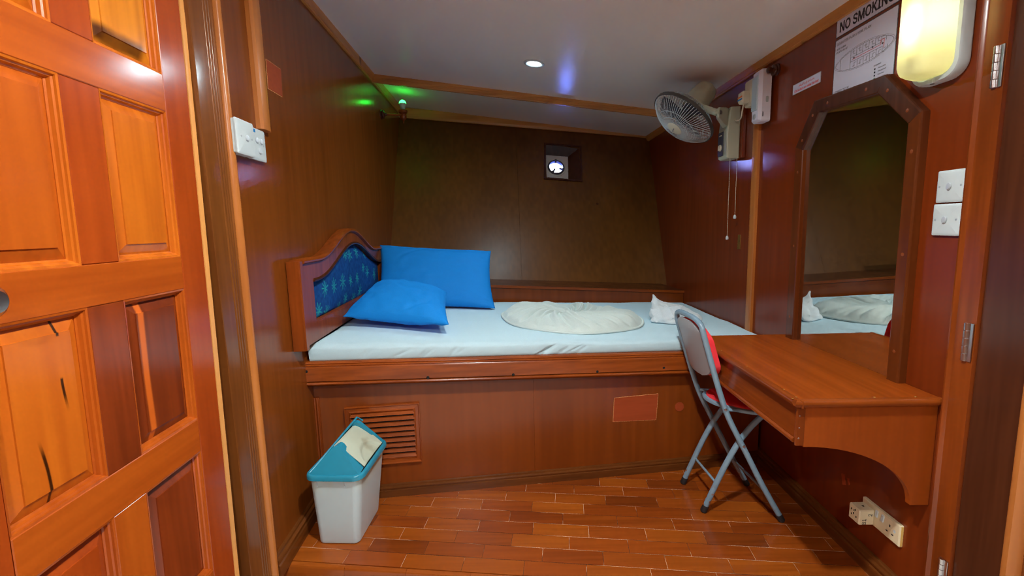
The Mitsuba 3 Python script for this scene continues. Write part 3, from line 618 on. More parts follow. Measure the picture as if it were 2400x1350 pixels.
# ================================================================== MATTRESS
def bil(A, B, C, D, s, t): return (1 - s)[:, None] * ((1 - t)[:, None] * A + t[:, None] * D) + s[:, None] * ((1 - t)[:, None] * B + t[:, None] * C)
mA, mB = BEDF.p(-.795, 0, ov - .012), BEDF.p(1.135, 0, ov - .012)
mC, mD = RWF.p(2.765 * S, 0, .004), LWF.p(2.52 * S, 0, .006)
mA = LWF.p(1.548 * S, 0, .012); mB = RWF.p(1.80 * S, 0, .004)
def mattress():
    nx, ny = 300, 70
    s1 = np.r_[0, 0, 0, .004, .010, .018, .028, .04, np.linspace(.055, .985, nx), .993, 1, 1, 1]
    hs = np.r_[0, .4, .72, .86, .93, .965, .985, .996, np.ones(nx), .97, .8, .4, 0]
    t1 = np.r_[np.zeros(10), .004, .010, .017, .026, .038, np.linspace(.05, .985, ny), .993, 1, 1]
    ht = np.r_[np.linspace(0, .74, 10), .86, .93, .965, .985, .996, np.ones(ny), .97, .7, 0]
    Sg, Tg = np.meshgrid(s1, t1); Hg = np.minimum.outer(ht, hs) * 1.0
    Hg = np.minimum(Hg, np.outer(ht, hs) * .0 + Hg)
    P = bil(mA, mB, mC, mD, Sg.ravel(), Tg.ravel()); h = Hg.ravel(); s, t = Sg.ravel(), Tg.ravel()
    zt = zbed(P[:, 0], P[:, 1]); zb = np.interp(P[:, 0], [-.87, 1.13], [ztop(-.87) - .004, ztop(1.13) - .004])
    zb = np.minimum(zb, zt - .03)
    # soft undulation on top, diagonal drag creases down the front face
    n1 = meshkit.fbm(np.c_[P[:, :2] * 4.5, 0 * s], 3, 3) - .5
    z = zb + (zt + .010 * n1 - zb) * h
    face = np.exp(-((t) / .012) ** 2) * np.sin(np.pi * np.clip(h, 0, 1)) ** .5
    rg_ = np.random.default_rng(12); wr = 0 * s
    for _ in range(20):
        x0 = rg_.choice([-.72, -.55, -.30, .02, .10, .18]) + rg_.normal(0, .07); sl = rg_.uniform(.05, .16); ln = rg_.uniform(.4, 1.0); d_ = (P[:, 0] - x0 - sl * h) / rg_.uniform(.006, .014)
        wr = wr + rg_.uniform(.2, 1.0) * np.exp(-d_ ** 2) * np.clip(1 - np.abs(h - ln * .5) / .55, 0, 1)
    P = P + BEDF.w * (face * (.014 - .0075 * wr))[:, None]
    # long pressed creases across the top
    for tc, dpt in ((.24, .0018), (.42, .0022), (.62, .0018)):
        z += dpt * np.exp(-((t - tc - .012 * np.sin(s * 5)) / .004) ** 2) * (h > .99) * (s < .35 + .3 * tc)
    P[:, 2] = z; R, Cn = Sg.shape; idx = np.arange(R * Cn).reshape(R, Cn)
    a, b, c, d = idx[:-1, :-1].ravel(), idx[:-1, 1:].ravel(), idx[1:, 1:].ravel(), idx[1:, :-1].ravel()
    return tm(P, np.vstack([np.c_[a, b, c], np.c_[a, c, d]]))
whole('mattress', mattress(), 'sheet_cloth', 'pale blue-white sheeted mattress filling the wooden bed box', 'mattress', True)
# ================================================================== LEDGE behind the bed
lg = thing('bed_ledge', 'low wooden ledge along the foot of the sloping wall behind the mattress', 'ledge')
zl = lambda x: S * (.592 + .066 * (1 - x / S))
E0, E1 = np.array([-.90, 0, 0]), RWF.p(2.782 * S, 0, .002)
e_l = hitz(1150, 667, zl(-.17 * S)); dd = unit((E1 - e_l) * [1, 1, 0]); E0 = e_l + dd * ((-.835 * S - e_l[0]) / dd[0])
E0[2], E1[2] = zl(E0[0]), zl(E1[0])
ew = np.array([dd[1], -dd[0], 0]); ew = ew if ew[1] < 0 else -ew
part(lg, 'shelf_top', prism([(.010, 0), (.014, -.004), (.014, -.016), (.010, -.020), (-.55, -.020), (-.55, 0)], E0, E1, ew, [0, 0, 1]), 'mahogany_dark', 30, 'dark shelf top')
part(lg, 'front_edge', prism([(.0142, -.001), (.018, -.003), (.018, -.018), (.0142, -.0195)], E0, E1, ew, [0, 0, 1]), 'mahogany_x', 30)
part(lg, 'front_board', prism([(0, -.021), (.004, -.021), (.004, -.30), (0, -.30)], E0, E1, ew, [0, 0, 1]), 'veneer_bed', False)
# ================================================================== HEADBOARD
hb = thing('headboard', 'arched wooden headboard with star patterned blue cloth panel on the left wall', 'headboard')
hk = lambda pts: np.array(pts) * S
def arch(u, lo, hi, c=2.02, w=.40):
    x = np.clip(np.abs(u - c) / w, 0, 1); return lo + (hi - lo) * (.5 + .5 * np.cos(math.pi * x))
uo = np.linspace(1.475, 2.60, 41); ui = np.linspace(1.567, 2.545, 41)
out = [(1.475, .620)] + [(2.60, .620)] + [(u, arch(u, .900, 1.000)) for u in uo[::-1]]
inn = [(1.567, .690)] + [(2.545, .690)] + [(u, arch(u, .832, .945, 2.06, .46)) for u in ui[::-1]]
OP, IP = sg.Polygon(hk(out)), sg.Polygon(hk(inn))
part(hb, 'frame', bevel_poly(OP.difference(IP), .038, .006, .006), 'mahogany_z', 30, M=LWF.M)
part(hb, 'front_post', prism([(.003, 0), (.048, 0), (.052, .006), (.052, .030), (.048, .036), (.003, .036)], LWF.p(1.475 * S - .037, .614 * S), LWF.p(1.475 * S - .037, .908 * S), LWF.w, LWF.u), 'mahogany_z', 30, 'lighter worn end post')
# rounded capping along the arch
cap = spline([LWF.p(u * S, arch(u, .900, 1.000) * S + .004, .026) for u in np.linspace(1.475, 2.60, 31)], 3)
def ribbon(path, prof, side, upd):
    loops = []
    for i, p in enumerate(path):
        t = unit(path[min(i + 1, len(path) - 1)] - path[max(i - 1, 0)]); n = unit(np.cross(t, side)); n = n if n @ upd > 0 else -n
        loops.append([p + side * a + n * b for a, b in prof])
    return loft(loops)
capp = [(-.026, -.006), (.024, -.006), (.030, -.002), (.031, .004), (.026, .010), (.014, .013), (-.012, .013), (-.024, .010), (-.026, .004)]
part(hb, 'capping', ribbon(cap, capp, LWF.w, np.array([0, 0, 1.0])), 'mahogany_y', 35)
# inner lip moulding in purple-brown and the padded cloth panel
lip = [LWF.p(u * S, arch(u, .832, .945, 2.06, .46) * S, .042) for u in np.linspace(1.567, 2.545, 31)]
part(hb, 'lip', ribbon(spline(lip, 2), [(-.012, -.002), (.006, -.002), (.008, .004), (.004, .011), (-.012, .012)], LWF.w, np.array([0, 0, 1.0])), 'mahogany_dark', 35)
def pad():
    nu, nv = 60, 24; V, UV = [], []
    for j in range(nv + 1):
        for i in range(nu + 1):
            u = 1.567 + .978 * i / nu; top = arch(u, .832, .945, 2.06, .46); v = .690 + (top - .690) * j / nv
            e = min(i, nu - i) / nu * 8; e2 = min(j, nv - j) / nv * 5
            w = .016 + .016 * min(1, e) ** .5 * min(1, e2) ** .5
            V.append(LWF.p(u * S, v * S, w)); UV.append((u * S, v * S))
    k = lambda i, j: j * (nu + 1) + i
    f = [t for j in range(nv) for i in range(nu) for t in ([k(i, j), k(i + 1, j), k(i + 1, j + 1)], [k(i, j), k(i + 1, j + 1), k(i, j + 1)])]
    return tm(V, f), np.array(UV)
pm, puv = pad()
part(hb, 'cloth_panel', pm, 'star_cloth', True, 'dark blue cloth with turquoise stars', uv=puv)
part(hb, 'back_board', extrude(OP, .004, .001), 'mahogany_dark', False, M=LWF.M)
# ================================================================== PILLOWS
def pillow(A, B, C, D, nrm, th, seed, wr=.006):
    n = 72; g = np.linspace(-1, 1, n + 1); U, V = np.meshgrid(g, g); u, v = U.ravel(), V.ravel()
    pin = .055
    uu = u * (1 - pin * (1 - v ** 2) * np.abs(u) ** 1.5); vv = v * (1 - pin * 1.2 * (1 - u ** 2) * np.abs(v) ** 1.5)
    P = bil(A, B, C, D, (uu + 1) / 2, (vv + 1) / 2)
    prof = (np.clip(1 - np.abs(u) ** 2.6, 0, 1) * np.clip(1 - np.abs(v) ** 2.6, 0, 1)) ** .52
    edge = np.clip(1 - prof, 0, 1) * np.clip(prof * 6, 0, 1)
    rad = np.arctan2(v, u)
    out = []
    for sgn, tt in ((1, th), (-1, th * (.75 if nrm[2] < .6 else .62))):
        q = np.c_[u * 2.2 + 3 * seed, v * 2.2, sgn + 0 * u]
        w = (meshkit.fbm(q * 1.6, 3, seed) - .5) * wr * 2.6 * prof
        # puckers running in from the seams, strongest at the corners
        cr = np.minimum.reduce([np.hypot(u - a, v - b) for a in (-1, 1) for b in (-1, 1)])
        w = w + edge * wr * .45 * np.sin(np.where(np.abs(u) > np.abs(v), v, u) * 10 + 4 * meshkit.noise(q * 2, seed + 1)) * (.3 + .8 * np.exp(-cr * 2.0))
        w = w - .9 * wr * np.exp(-((np.abs(u * .8 - v * .6 + .25 * np.sin(v * 3)) - .55) / .05) ** 2) * prof * meshkit.noise(q, seed + 5)
        out.append(P + np.outer(sgn * tt * prof + w, nrm))
    N = len(u); k = np.arange(N).reshape(n + 1, n + 1); a, b, c, d = k[:-1, :-1].ravel(), k[:-1, 1:].ravel(), k[1:, 1:].ravel(), k[1:, :-1].ravel()
    f = np.vstack([np.c_[a, b, c], np.c_[a, c, d]]); f2 = f[:, ::-1] + N
    m = tm(np.vstack(out), np.vstack([f, f2])); m.merge_vertices(); m.fix_normals(); return m
K = lambda x, y, z: np.array([x, y, z]) * S
A_, B_, C_, D_ = K(-.742, 2.30, .606), K(-.130, 2.325, .585), K(-.158, 2.575, .872), K(-.778, 2.55, .922)
nr = unit(np.cross(B_ - A_, D_ - A_)); nr = nr if nr[1] < 0 else -nr
whole('pillow', pillow(A_, B_, C_, D_, nr, .070, 3, .008), 'pillow_cloth', 'bright blue pillow standing upright against the ledge behind the other one', 'pillow', True)
A_, B_, C_, D_ = K(-.715, 1.79, .662), K(-.272, 1.690, .640), K(-.345, 2.13, .700), K(-.700, 2.22, .742)
nr = unit(np.cross(B_ - A_, D_ - A_)); nr = nr if nr[2] > 0 else -nr
whole('pillow', pillow(A_, B_, C_, D_, nr, .088, 8, .011), 'pillow_cloth', 'bright blue pillow lying flat on the front of the mattress by the headboard', 'pillow', True)
# ================================================================== FOLDED COVER (fan-pleated circle)
def rosette():
    cx, cy, rx, ry = .238 * S, 2.125 * S, .327 * S, .335 * S
    nr_, na = 56, 420; V = []; rng = np.random.default_rng(5)
    ph = rng.uniform(0, 6.28, 8)
    hx, hy = cx + .02, cy + .02
    lst = []
    for i in range(nr_ + 1):
        r = i / nr_
        for j in range(na):
            a = 2 * math.pi * j / na
            wob = 1 + .02 * math.sin(3 * a + 1) + .012 * math.sin(7 * a)
            x, y = cx + rx * r * math.cos(a) * wob, cy + ry * r * math.sin(a) * wob
            sw = a + .9 * (1 - r) ** 1.6
            nz = meshkit.noise(np.array([[math.cos(sw) * 3.5 + 9, math.sin(sw) * 3.5 + 9, r * 1.3]]), 2)[0]
            n2 = meshkit.noise(np.array([[math.cos(a) * 2.2 + 4, math.sin(a) * 2.2 + 4, r * 2.2]]), 5)[0]
            v1 = abs(math.sin(7.5 * sw + ph[0] + 1.6 * nz)) ** .5; v2 = abs(math.sin(12.5 * sw + ph[1] + 2 * n2 - r)) ** .6; v3 = abs(math.sin(21 * sw + ph[2] + 3 * nz)) ** .7
            A = min(1, r / .38) * (1 - r ** 9)
            h = .010 + A * (.030 * v1 + .020 * v2 + .009 * v3) * (.35 + 1.1 * n2) * .82 + .004 * (1 - r ** 2) + .006 * math.exp(-((r - .22) / .08) ** 2)
            h *= min(1, (1 - r) * 12 + .4); h = max(h, .006)
            if i == nr_: h = .004
            V.append([x, y, zbed(x, y) + h + .003])
    f = []
    for i in range(nr_):
        for j in range(na):
            a, b = i * na + j, i * na + (j + 1) % na; f += [[a, a + na, b + na], [a, b + na, b]]
    m = tm(V, f); return m
cov = thing('folded_bed_cover', 'white bed cover pleated into a flat fan-like circle in the middle of the mattress', 'bed cover')
part(cov, 'pleats', rosette(), 'cover_cloth', True)
th_ = np.linspace(0, 2 * np.pi, 97)[:-1]
hem = np.array([[.238 * S + .331 * S * math.cos(t) * (1 + .02 * math.sin(3 * t + 1) + .012 * math.sin(7 * t)), 2.125 * S + .339 * S * math.sin(t) * (1 + .02 * math.sin(3 * t + 1) + .012 * math.sin(7 * t)), 0] for t in th_])
hem[:, 2] = zbed(hem[:, 0], hem[:, 1]) + .0055
part(cov, 'hem', tube(hem, .0058, 8, True), 'cover_cloth', True)
# ================================================================== TOWEL
def towel():
    c = K(.715, 2.10, 0); c[2] = zbed(c[0], c[1])
    def ball(x, y, z, r): return trimesh.creation.icosphere(2, 1.0).vertices * np.array(r) + c + np.array([x, y, z])
    def hullof(*bs): return m3.Manifold.hull_points(np.vstack(bs))
    parts_ = [hullof(ball(-.075, .02, .040, (.055, .06, .040)), ball(.0, -.01, .042, (.055, .07, .042)), ball(-.05, -.04, .028, (.06, .045, .028))),
              hullof(ball(.02, .0, .045, (.05, .06, .042)), ball(.095, -.035, .030, (.045, .05, .032)), ball(.06, .04, .04, (.05, .05, .038))),
              hullof(ball(-.075, .03, .075, (.040, .035, .03)), ball(-.100, .04, .142, (.006, .008, .005))),
              hullof(ball(-.06, .03, .09, (.03, .03, .022)), ball(.05, .05, .070, (.035, .03, .018))),
              hullof(ball(-.10, -.03, .018, (.035, .03, .02)), ball(-.03, -.075, .016, (.03, .02, .016))),
              hullof(ball(-.085, .03, .10, (.018, .03, .03)), ball(-.02, .03, .072, (.03, .03, .02)))]
    m = m3.Manifold.batch_boolean(parts_, m3.OpType.Add).refine_to_length(.0055).to_mesh()
    t = trimesh.Trimesh(m.vert_properties[:, :3], m.tri_verts); t.merge_vertices(); trimesh.smoothing.filter_taubin(t, iterations=16)
    v = np.array(t.vertices); q = (v - c)
    fold = -np.abs(np.sin((q[:, 0] * 42 + q[:, 2] * 60 - q[:, 1] * 25 + 4 * meshkit.noise(q * 14, 3)))) ** .5 * .0065 * np.clip(q[:, 2] / .04, .15, 1)
    v += t.vertex_normals * (fold + .012 * (meshkit.fbm(q * 17, 2, 4) - .5) + .0007 * (meshkit.noise(q * 330, 6) - .5))[:, None]
    v[:, 2] = np.maximum(v[:, 2], zbed(v[:, 0], v[:, 1]) + .0035); t.vertices = v; return t
whole('towel', towel(), 'towel_cloth', 'white towel folded into a small animal-like bundle at the right end of the mattress', 'towel', True)
# ================================================================== DESK
dk = thing('desk', 'wall-mounted wooden dressing desk with apron and arched side bracket beneath the mirror', 'desk')
zd = .5755 * S
duf, dub = 1.043 * S, 1.690 * S; dwo = RWF.px(1869, 937)[0]
dw = (RWF.o - hitz(1869, 938, zd)) @ -RWF.w
top = sg.box(duf, dub * 0 + 0.0, dub, dw)
def DK(m): return place(m, RWF.M)
part(dk, 'tabletop', DK(bbox(duf + .006, dub, zd - .018, zd, .001, dw - .006, .001)), 'desk_wood', 30)
ep = [(0, -.020), (.005, -.019), (.009, -.014), (.010, -.007), (.007, -.001), (.003, .0015), (-.004, .0018), (-.010, 0), (-.010, -.020)]
part(dk, 'edge_moulding', DK(prism(ep, [duf, zd, dw - .001], [dub, zd, dw - .001], np.array([0, 0, 1.0]), np.array([0, 1.0, 0]), 1, 0)), 'mahogany_y', 35)
part(dk, 'edge_moulding', DK(prism(ep, [duf + .001, zd, .001], [duf + .001, zd, dw], np.array([-1.0, 0, 0]), np.array([0, 1.0, 0]), 0, 1)), 'mahogany_x', 35)
za = zd - .020 - .1045 * S * .93
part(dk, 'apron', DK(bbox(duf + .022, dub, za + .014, zd - .0205, dw - .026, dw - .010, .001)), 'mahogany_y', 30)
part(dk, 'apron_moulding', DK(prism([(-.018, 0), (.004, 0), (.007, .004), (.006, .010), (.001, .014), (-.018, .014)], [duf + .022, za, dw - .010], [dub, za, dw - .010], np.array([0, 0, 1.0]), np.array([0, 1.0, 0]))), 'mahogany_y', 35)
part(dk, 'corner_strip', DK(cat(prism([(0, 0), (.020, 0), (.022, .004), (.020, .010), (.012, .013), (.011, .020), (0, .020)], [duf + .005, za - .002, dw - .026], [duf + .005, zd - .020, dw - .026], np.array([0, 0, 1.0]), np.array([1.0, 0, 0])))), 'mahogany_z', 35)
# side bracket: arched board facing the entrance
zb_, wl = RWF.px(2187, 1190)[1], dw - .026
w_foot = (RWF.o - hit(2127, 1192, RWF.p(duf + .012, 0), RWF.u)) @ -RWF.w
acx, acz = wl, zb_
aw, ah = wl - w_foot, (zd - .020 - .1045 * S * .98) - zb_
arcp = [(wl - aw * math.sin(t) , zb_ + ah * math.cos(t)) for t in np.linspace(math.radians(4), math.pi / 2, 24)]
sb = sg.Polygon([(.001, zd - .0205), (wl, zd - .0205), (wl, arcp[0][1] + .0)] + arcp + [(w_foot, zb_), (.001, zb_)])
Mb = RWF.M @ np.array([[0, 0, 1, duf + .006], [0, 1, 0, 0], [1, 0, 0, 0], [0, 0, 0, 1.0]])
part(dk, 'side_bracket', extrude(sb, .016), 'desk_panel', False, M=Mb)
part(dk, 'side_bracket', place(extrude(sb, .016), np.array([[1, 0, 0, 0], [0, 1, 0, 0], [0, 0, 1, dub - duf - .03], [0, 0, 0, 1.0]])), 'desk_panel', False, M=Mb)
for w_ in (.06, .17, .34 * S): part(dk, 'screw', lathe([(0, 0), (.003, 0), (.0024, .001), (0, .0012)], 12), 'brass', 30, M=RWF.M @ np.array([[1, 0, 0, duf + .012], [0, 0, 1, zd + .0005], [0, 1, 0, w_], [0, 0, 0, 1.0]]))
for u_ in (duf + .02, duf + .08, duf + .30, duf + .5): part(dk, 'screw', lathe([(0, 0), (.0026, 0), (.002, .001), (0, .0012)], 12), 'brass', 30, M=RWF.M @ np.array([[1, 0, 0, u_], [0, 0, 1, zd + .0018], [0, 1, 0, dw - .008], [0, 0, 0, 1.0]]))
for v_ in (.02, .05, .085): part(dk, 'screw', lathe([(0, 0), (.0026, 0), (.002, .001), (0, .0012)], 12), 'steel', 30, M=RWF.M @ np.array([[0, 0, -1, duf + .005], [0, 1, 0, za + v_], [1, 0, 0, dw - .012], [0, 0, 0, 1.0]]))
# ================================================================== MIRROR
mr = thing('wall_mirror', 'tall wall mirror in a dark wooden frame with cut upper corners above the desk', 'mirror')
mo = [(1.652, zd / S), (1.652, 1.252), (1.562, 1.383), (1.266, 1.372), (1.145, 1.250), (1.145, zd / S)]
mi_ = [(1.606, zd / S), (1.611, 1.235), (1.535, 1.340), (1.292, 1.330), (1.183, 1.228), (1.183, zd / S)]
mo, mi_ = hk(mo), hk(mi_)
for k in range(5):
    q = [mo[k], mo[k + 1], mi_[k + 1], mi_[k]]; ce = np.mean(q, 0)
    dn = unit(np.append(mi_[k] + mi_[k + 1] - mo[k] - mo[k + 1], 0))[:2]
    qi = lambda d, w: np.array([[*(mo[k] + dn * d), w], [*(mo[k + 1] + dn * d), w], [*(mi_[k + 1] - dn * d), w], [*(mi_[k] - dn * d), w]])
    lo_ = [qi(0, .0005), qi(0, .020), qi(.0015, .0235), qi(.005, .025)]
    part(mr, 'frame_rail', loft(lo_), 'mahogany_dark' if k in (1, 2, 3) else 'frame_wood', 20, M=RWF.M)
    L = np.linalg.norm(mo[k + 1] - mo[k])
    for t in ((.2, .8) if L < .5 else (.12, .5, .88)):
        pc2 = (q[0] + (q[1] - q[0]) * t + q[3] + (q[2] - q[3]) * t) / 2
        part(mr, 'wooden_plug', lathe([(0, .0255), (.0045, .0255), (.006, .0248), (.006, .022)], 14), 'plug_wood', 30, M=RWF.M @ trimesh.transformations.translation_matrix([pc2[0], pc2[1], 0]))
gp = sg.Polygon(np.array([[*p] for p in mi_]))
gm = extrude(gp.buffer(.006, join_style=2).intersection(sg.box(0, zd + .0005, 9, 9)), .004, .003)
part(mr, 'glass', gm, 'mirror_glass', False, M=RWF.M)
# ================================================================== FOLDING CHAIR
ch = thing('folding_chair', 'blue-grey folding metal chair with red seat pushed under the desk', 'chair')
n1, n2, f1, f2 = hitz(1655, 1208, 0), hitz(1832, 1226, 0), hitz(1597, 1127, 0), hitz(1744, 1134, 0)
o_ = (n1 + f1) / 2; ce = unit((n2 - n1) + (f2 - f1)); cs = unit((f1 - n1) + (f2 - n2)); hw = np.linalg.norm(f1 - n1) / 2
CM = np.eye(4); CM[:3, 0], CM[:3, 1], CM[:3, 3] = ce, cs, o_       # chair frame: x towards the desk, y to the far side, z up
cp = lambda s, y, z: o_ + ce * s * S + cs * y + np.array([0, 0, z * S])
ya = hw
Apts = [(.236, 0.012), (.175, .122), (.115, .243), (.060, .355), (.030, .440), (.012, .50), (-.010, .578), (-.028, .643)]
hoop = [cp(s, -ya, z) for s, z in Apts]
arc = [cp(-.028 - .010 * math.sin(t), -ya * math.copysign(abs(math.cos(t)) ** .55, math.cos(t)), .643 + .040 * abs(math.sin(t)) ** .75) for t in np.linspace(0, math.pi, 15)[1:-1]]
hoop = hoop + arc + [cp(s, ya, z) for s, z in Apts[::-1]]
R_ = .0108
part(ch, 'back_frame', tube(spline(hoop, 5), R_, 14), 'chair_paint', True)
Bpts = [(.001, .012), (.040, .115), (.072, .195), (.109, .272), (.150, .333), (.190, .374)]
yb = hw - .022
for sg_ in (-1, 1):
    part(ch, 'front_leg', tube(spline([cp(s, sg_ * yb, z) for s, z in Bpts], 6), R_, 14), 'chair_paint', True)
    for (s, z, d) in ((.236, .0, (-.061, .11)), (.001, .0, (.039, .103))):
        y_ = sg_ * (ya if s > .1 else yb); dr_ = unit(cp(s + d[0], y_, d[1]) - cp(s, y_, 0))
        part(ch, 'rubber_foot', lathe([(0, -.010), (.0105, -.010), (.0128, -.006), (.0122, .018), (.0105, .020), (0, .020)], 16), 'black_rubber', 40, M=align(cp(s, y_, .0095), dr_))
part(ch, 'stretcher', tube([cp(.040, -yb, .108), cp(.040, yb, .108)], .0052, 10), 'chair_paint', True)
part(ch, 'stretcher', tube([cp(.186, -ya, .100), cp(.186, ya, .100)], .0052, 10), 'chair_paint', True)
part(ch, 'seat_rail', cat(*[tube([cp(.052, sg_ * (ya - .014), .378), cp(.215, sg_ * (yb - .012), .372)], .007, 10) for sg_ in (-1, 1)]), 'chair_paint', True)
for sg_ in (-1, 1):
    for s, z in ((.046, .387), (.107, .262)):
        part(ch, 'rivet', lathe([(0, .0045), (.004, .004), (.0055, .001), (.0055, -.002)], 14), 'steel', 40, M=align(cp(s, sg_ * (ya + R_ * .9), z), cs * sg_))
SM = CM @ np.array([[.998, 0, .05, .150 * S], [0, 1, 0, 0], [-.05, 0, .998, .376 * S], [0, 0, 0, 1.0]])
rs_ = .112 * S
part(ch, 'seat', place(lathe([(0, -.012), (rs_ * .90, -.013), (rs_ * .99, -.008), (rs_, 0), (rs_ * .985, .004), (rs_ * .93, .004), (rs_ * .92, .006), (0, .006)], 48), np.diag([1.08, .98, 1, 1.0])), 'chair_paint', 40, M=SM)
part(ch, 'seat_pad', place(lathe([(rs_ * .90, .004), (rs_ * .90, .010), (rs_ * .84, .017), (rs_ * .6, .022), (0, .023)], 48), np.diag([1.08, .98, 1, 1.0])), 'red_vinyl', True, 'round red vinyl seat pad', M=SM)
# backrest: curved board held inside the hoop
def backrest(th0, th1, shrink, b):
    V = []; n = 26; m = 12; ev = []
    bot, topz = .478, .668
    for j in range(n + 1):
        z = bot + (topz - bot) * j / n
        e = 1 - max(0, (z - .61) / .062) ** 2; e2 = 1 - max(0, (.535 - z) / .062) ** 2
        w = (ya - .004) * math.sqrt(max(.02, min(e, 1))) * math.sqrt(max(.02, min(e2, 1))) * shrink
        sx = np.interp(z, [p[1] for p in Apts], [p[0] for p in Apts])
        zc = (z - (bot + topz) / 2) * (shrink if shrink < 1 else 1) + (bot + topz) / 2
        for i in range(m + 1):
            y = -w + 2 * w * i / m; cur = -.020 * (1 - (y / ya) ** 2)
            V.append((sx * S + cur, y, zc * S))
    V = np.array(V); k = lambda i, j: j * (m + 1) + i
    g = V.reshape(n + 1, m + 1, 3); F = V + [th0, 0, 0]; Bk = V + [th1, 0, 0]; N = len(V); f = []
    for j in range(n):
        for i in range(m):
            a, b_, c, d = k(i, j), k(i + 1, j), k(i + 1, j + 1), k(i, j + 1)
            f += [[a, b_, c], [a, c, d], [N + a, N + c, N + b_], [N + a, N + d, N + c]]
    rim = [k(i, 0) for i in range(m)] + [k(m, j) for j in range(n)] + [k(i, n) for i in range(m, 0, -1)] + [k(0, j) for j in range(n, 0, -1)]
    for a, b_ in zip(rim, rim[1:] + rim[:1]): f += [[a, N + b_, b_], [a, N + a, N + b_]]
    return tm(np.vstack([F, Bk]), f)
part(ch, 'backrest', backrest(.006, -.002, 1.0, 0), 'chair_board', 40, 'grey backrest board', M=CM)
part(ch, 'backrest_pad', backrest(.034, .0065, .99, 0), 'red_vinyl', 50, 'red vinyl backrest pad', M=CM)
# ================================================================== WASTE BIN
bn = thing('waste_bin', 'white plastic waste bin with blue swing lid standing by the left wall', 'waste bin')
b1, b2, b3 = hitz(743, 1277, 0), hitz(849, 1279, 0), hitz(876, 1199, 0)
bx = unit(b2 - b1); by = np.array([-bx[1], bx[0], 0])
tx0, tx1, ty0, ty1 = [S * q for q in (-.686, -.497, 1.312, 1.572)]
BMx = np.eye(4); BMx[:3, 0], BMx[:3, 1] = bx, by
bw0, bd0 = .136 * S, .195 * S; bw1, bd1 = .168 * S, .240 * S; hb_ = .244 * S
ctr0 = np.array([S * -.600, S * (1.340 + .195 / 2), .0005]); ctr1 = np.array([S * -.590, S * (1.320 + .24 / 2), 0])
BMx[:3, 3] = ctr0; off = (ctr1 - ctr0)[:2]
def bl(w, d, r, z, t): P = rrect(w, d, r, 6); return np.c_[P[:, 0] + off[0] * t, P[:, 1] + off[1] * t, np.full(len(P), z)]
lo_ = [bl(bw0 - .012, bd0 - .012, .018, .0, 0), bl(bw0 - .003, bd0 - .003, .022, .003, 0), bl(bw0, bd0, .024, .009, 0)] + [bl(bw0 + (bw1 - bw0) * t, bd0 + (bd1 - bd0) * t, .024 + .006 * t, .009 + (hb_ - .009) * t, t) for t in (.25, .5, .75, 1)]
lo_ += [bl(bw1 - .005, bd1 - .005, .028, hb_, 1), bl(bw0 - .006, bd0 - .006, .02, .012, 0)]
part(bn, 'body', loft(lo_), 'bin_white', 40, M=BMx)
for sx in (-.36, .22):
    part(bn, 'rib', bbox(-.0014, .0014, -.0022, .0022, -.032, .004, .0004), 'button_light', 30, M=BMx @ trimesh.transformations.translation_matrix([off[0] + sx * bw1 * .9, off[1] - bd1 / 2 + .0015, hb_ - .010]))
rw_, rd_ = bw1 + .022, bd1 + .022
rim = [bl(rw_ - .008, rd_ - .008, .034, hb_ - .014, 1), bl(rw_, rd_, .038, hb_ - .012, 1), bl(rw_ + .001, rd_ + .001, .039, hb_ - .002, 1), bl(rw_ - .003, rd_ - .003, .037, hb_ + .004, 1), bl(rw_ - .010, rd_ - .010, .034, hb_ + .007, 1), bl(rw_ - .020, rd_ - .020, .030, hb_ + .007, 1), bl(rw_ - .026, rd_ - .026, .027, hb_ + .004, 1), bl(rw_ - .030, rd_ - .030, .026, hb_ - .010, 1)]
lid = numbered(f'{bn}__lid'); scene[lid] = mikit.ply(place(loft(rim, False, False), BMx), 'bin_blue', 40); labels[lid] = {'label': 'blue lid with gable ends'}
hp = .094 * S                                    # height of the gable above the rim
LX = BMx @ trimesh.transformations.translation_matrix([off[0], off[1], hb_ + .004])
hwid = rw_ / 2 - .014
def gable(y0, y1, slope, hp=hp):
    """gable end: triangle with a rounded apex, leaning inwards"""
    pts = [(-hwid, 0), (hwid, 0)] + [(.020 * math.sin(t), hp - .020 / math.cos(.80) + .020 * math.cos(t) + .006) for t in np.linspace(.80, -.80, 9)]
    pts = np.array(pts); L0 = np.c_[pts[:, 0], np.full(len(pts), y0) + slope * pts[:, 1], pts[:, 1]]
    L1 = np.c_[pts[:, 0] * .96, np.full(len(pts), y1) + slope * pts[:, 1] * .6, pts[:, 1] * .965]
    return loft([L0, L1])
yy = rd_ / 2 - .014
part(lid, 'gable_end', gable(-yy, -yy + .055, .45, hp * .86), 'bin_blue', 40, M=LX)
part(lid, 'gable_end', gable(yy, yy - .030, -.35), 'bin_blue', 40, M=LX)
tri = np.array([[-hwid, -yy + .012, .0], [-hwid, yy, .0], [-.004, yy - .030, hp + .006]]); tn = unit(np.cross(tri[1] - tri[0], tri[2] - tri[0])) * .004
part(lid, 'side_arch', cat(loft([tri, tri + tn]), tube([tri[0], tri[2] + [.002, 0, 0], [.020, yy - .028, hp - .010]], .0045, 8)), 'bin_blue', 30, M=LX)
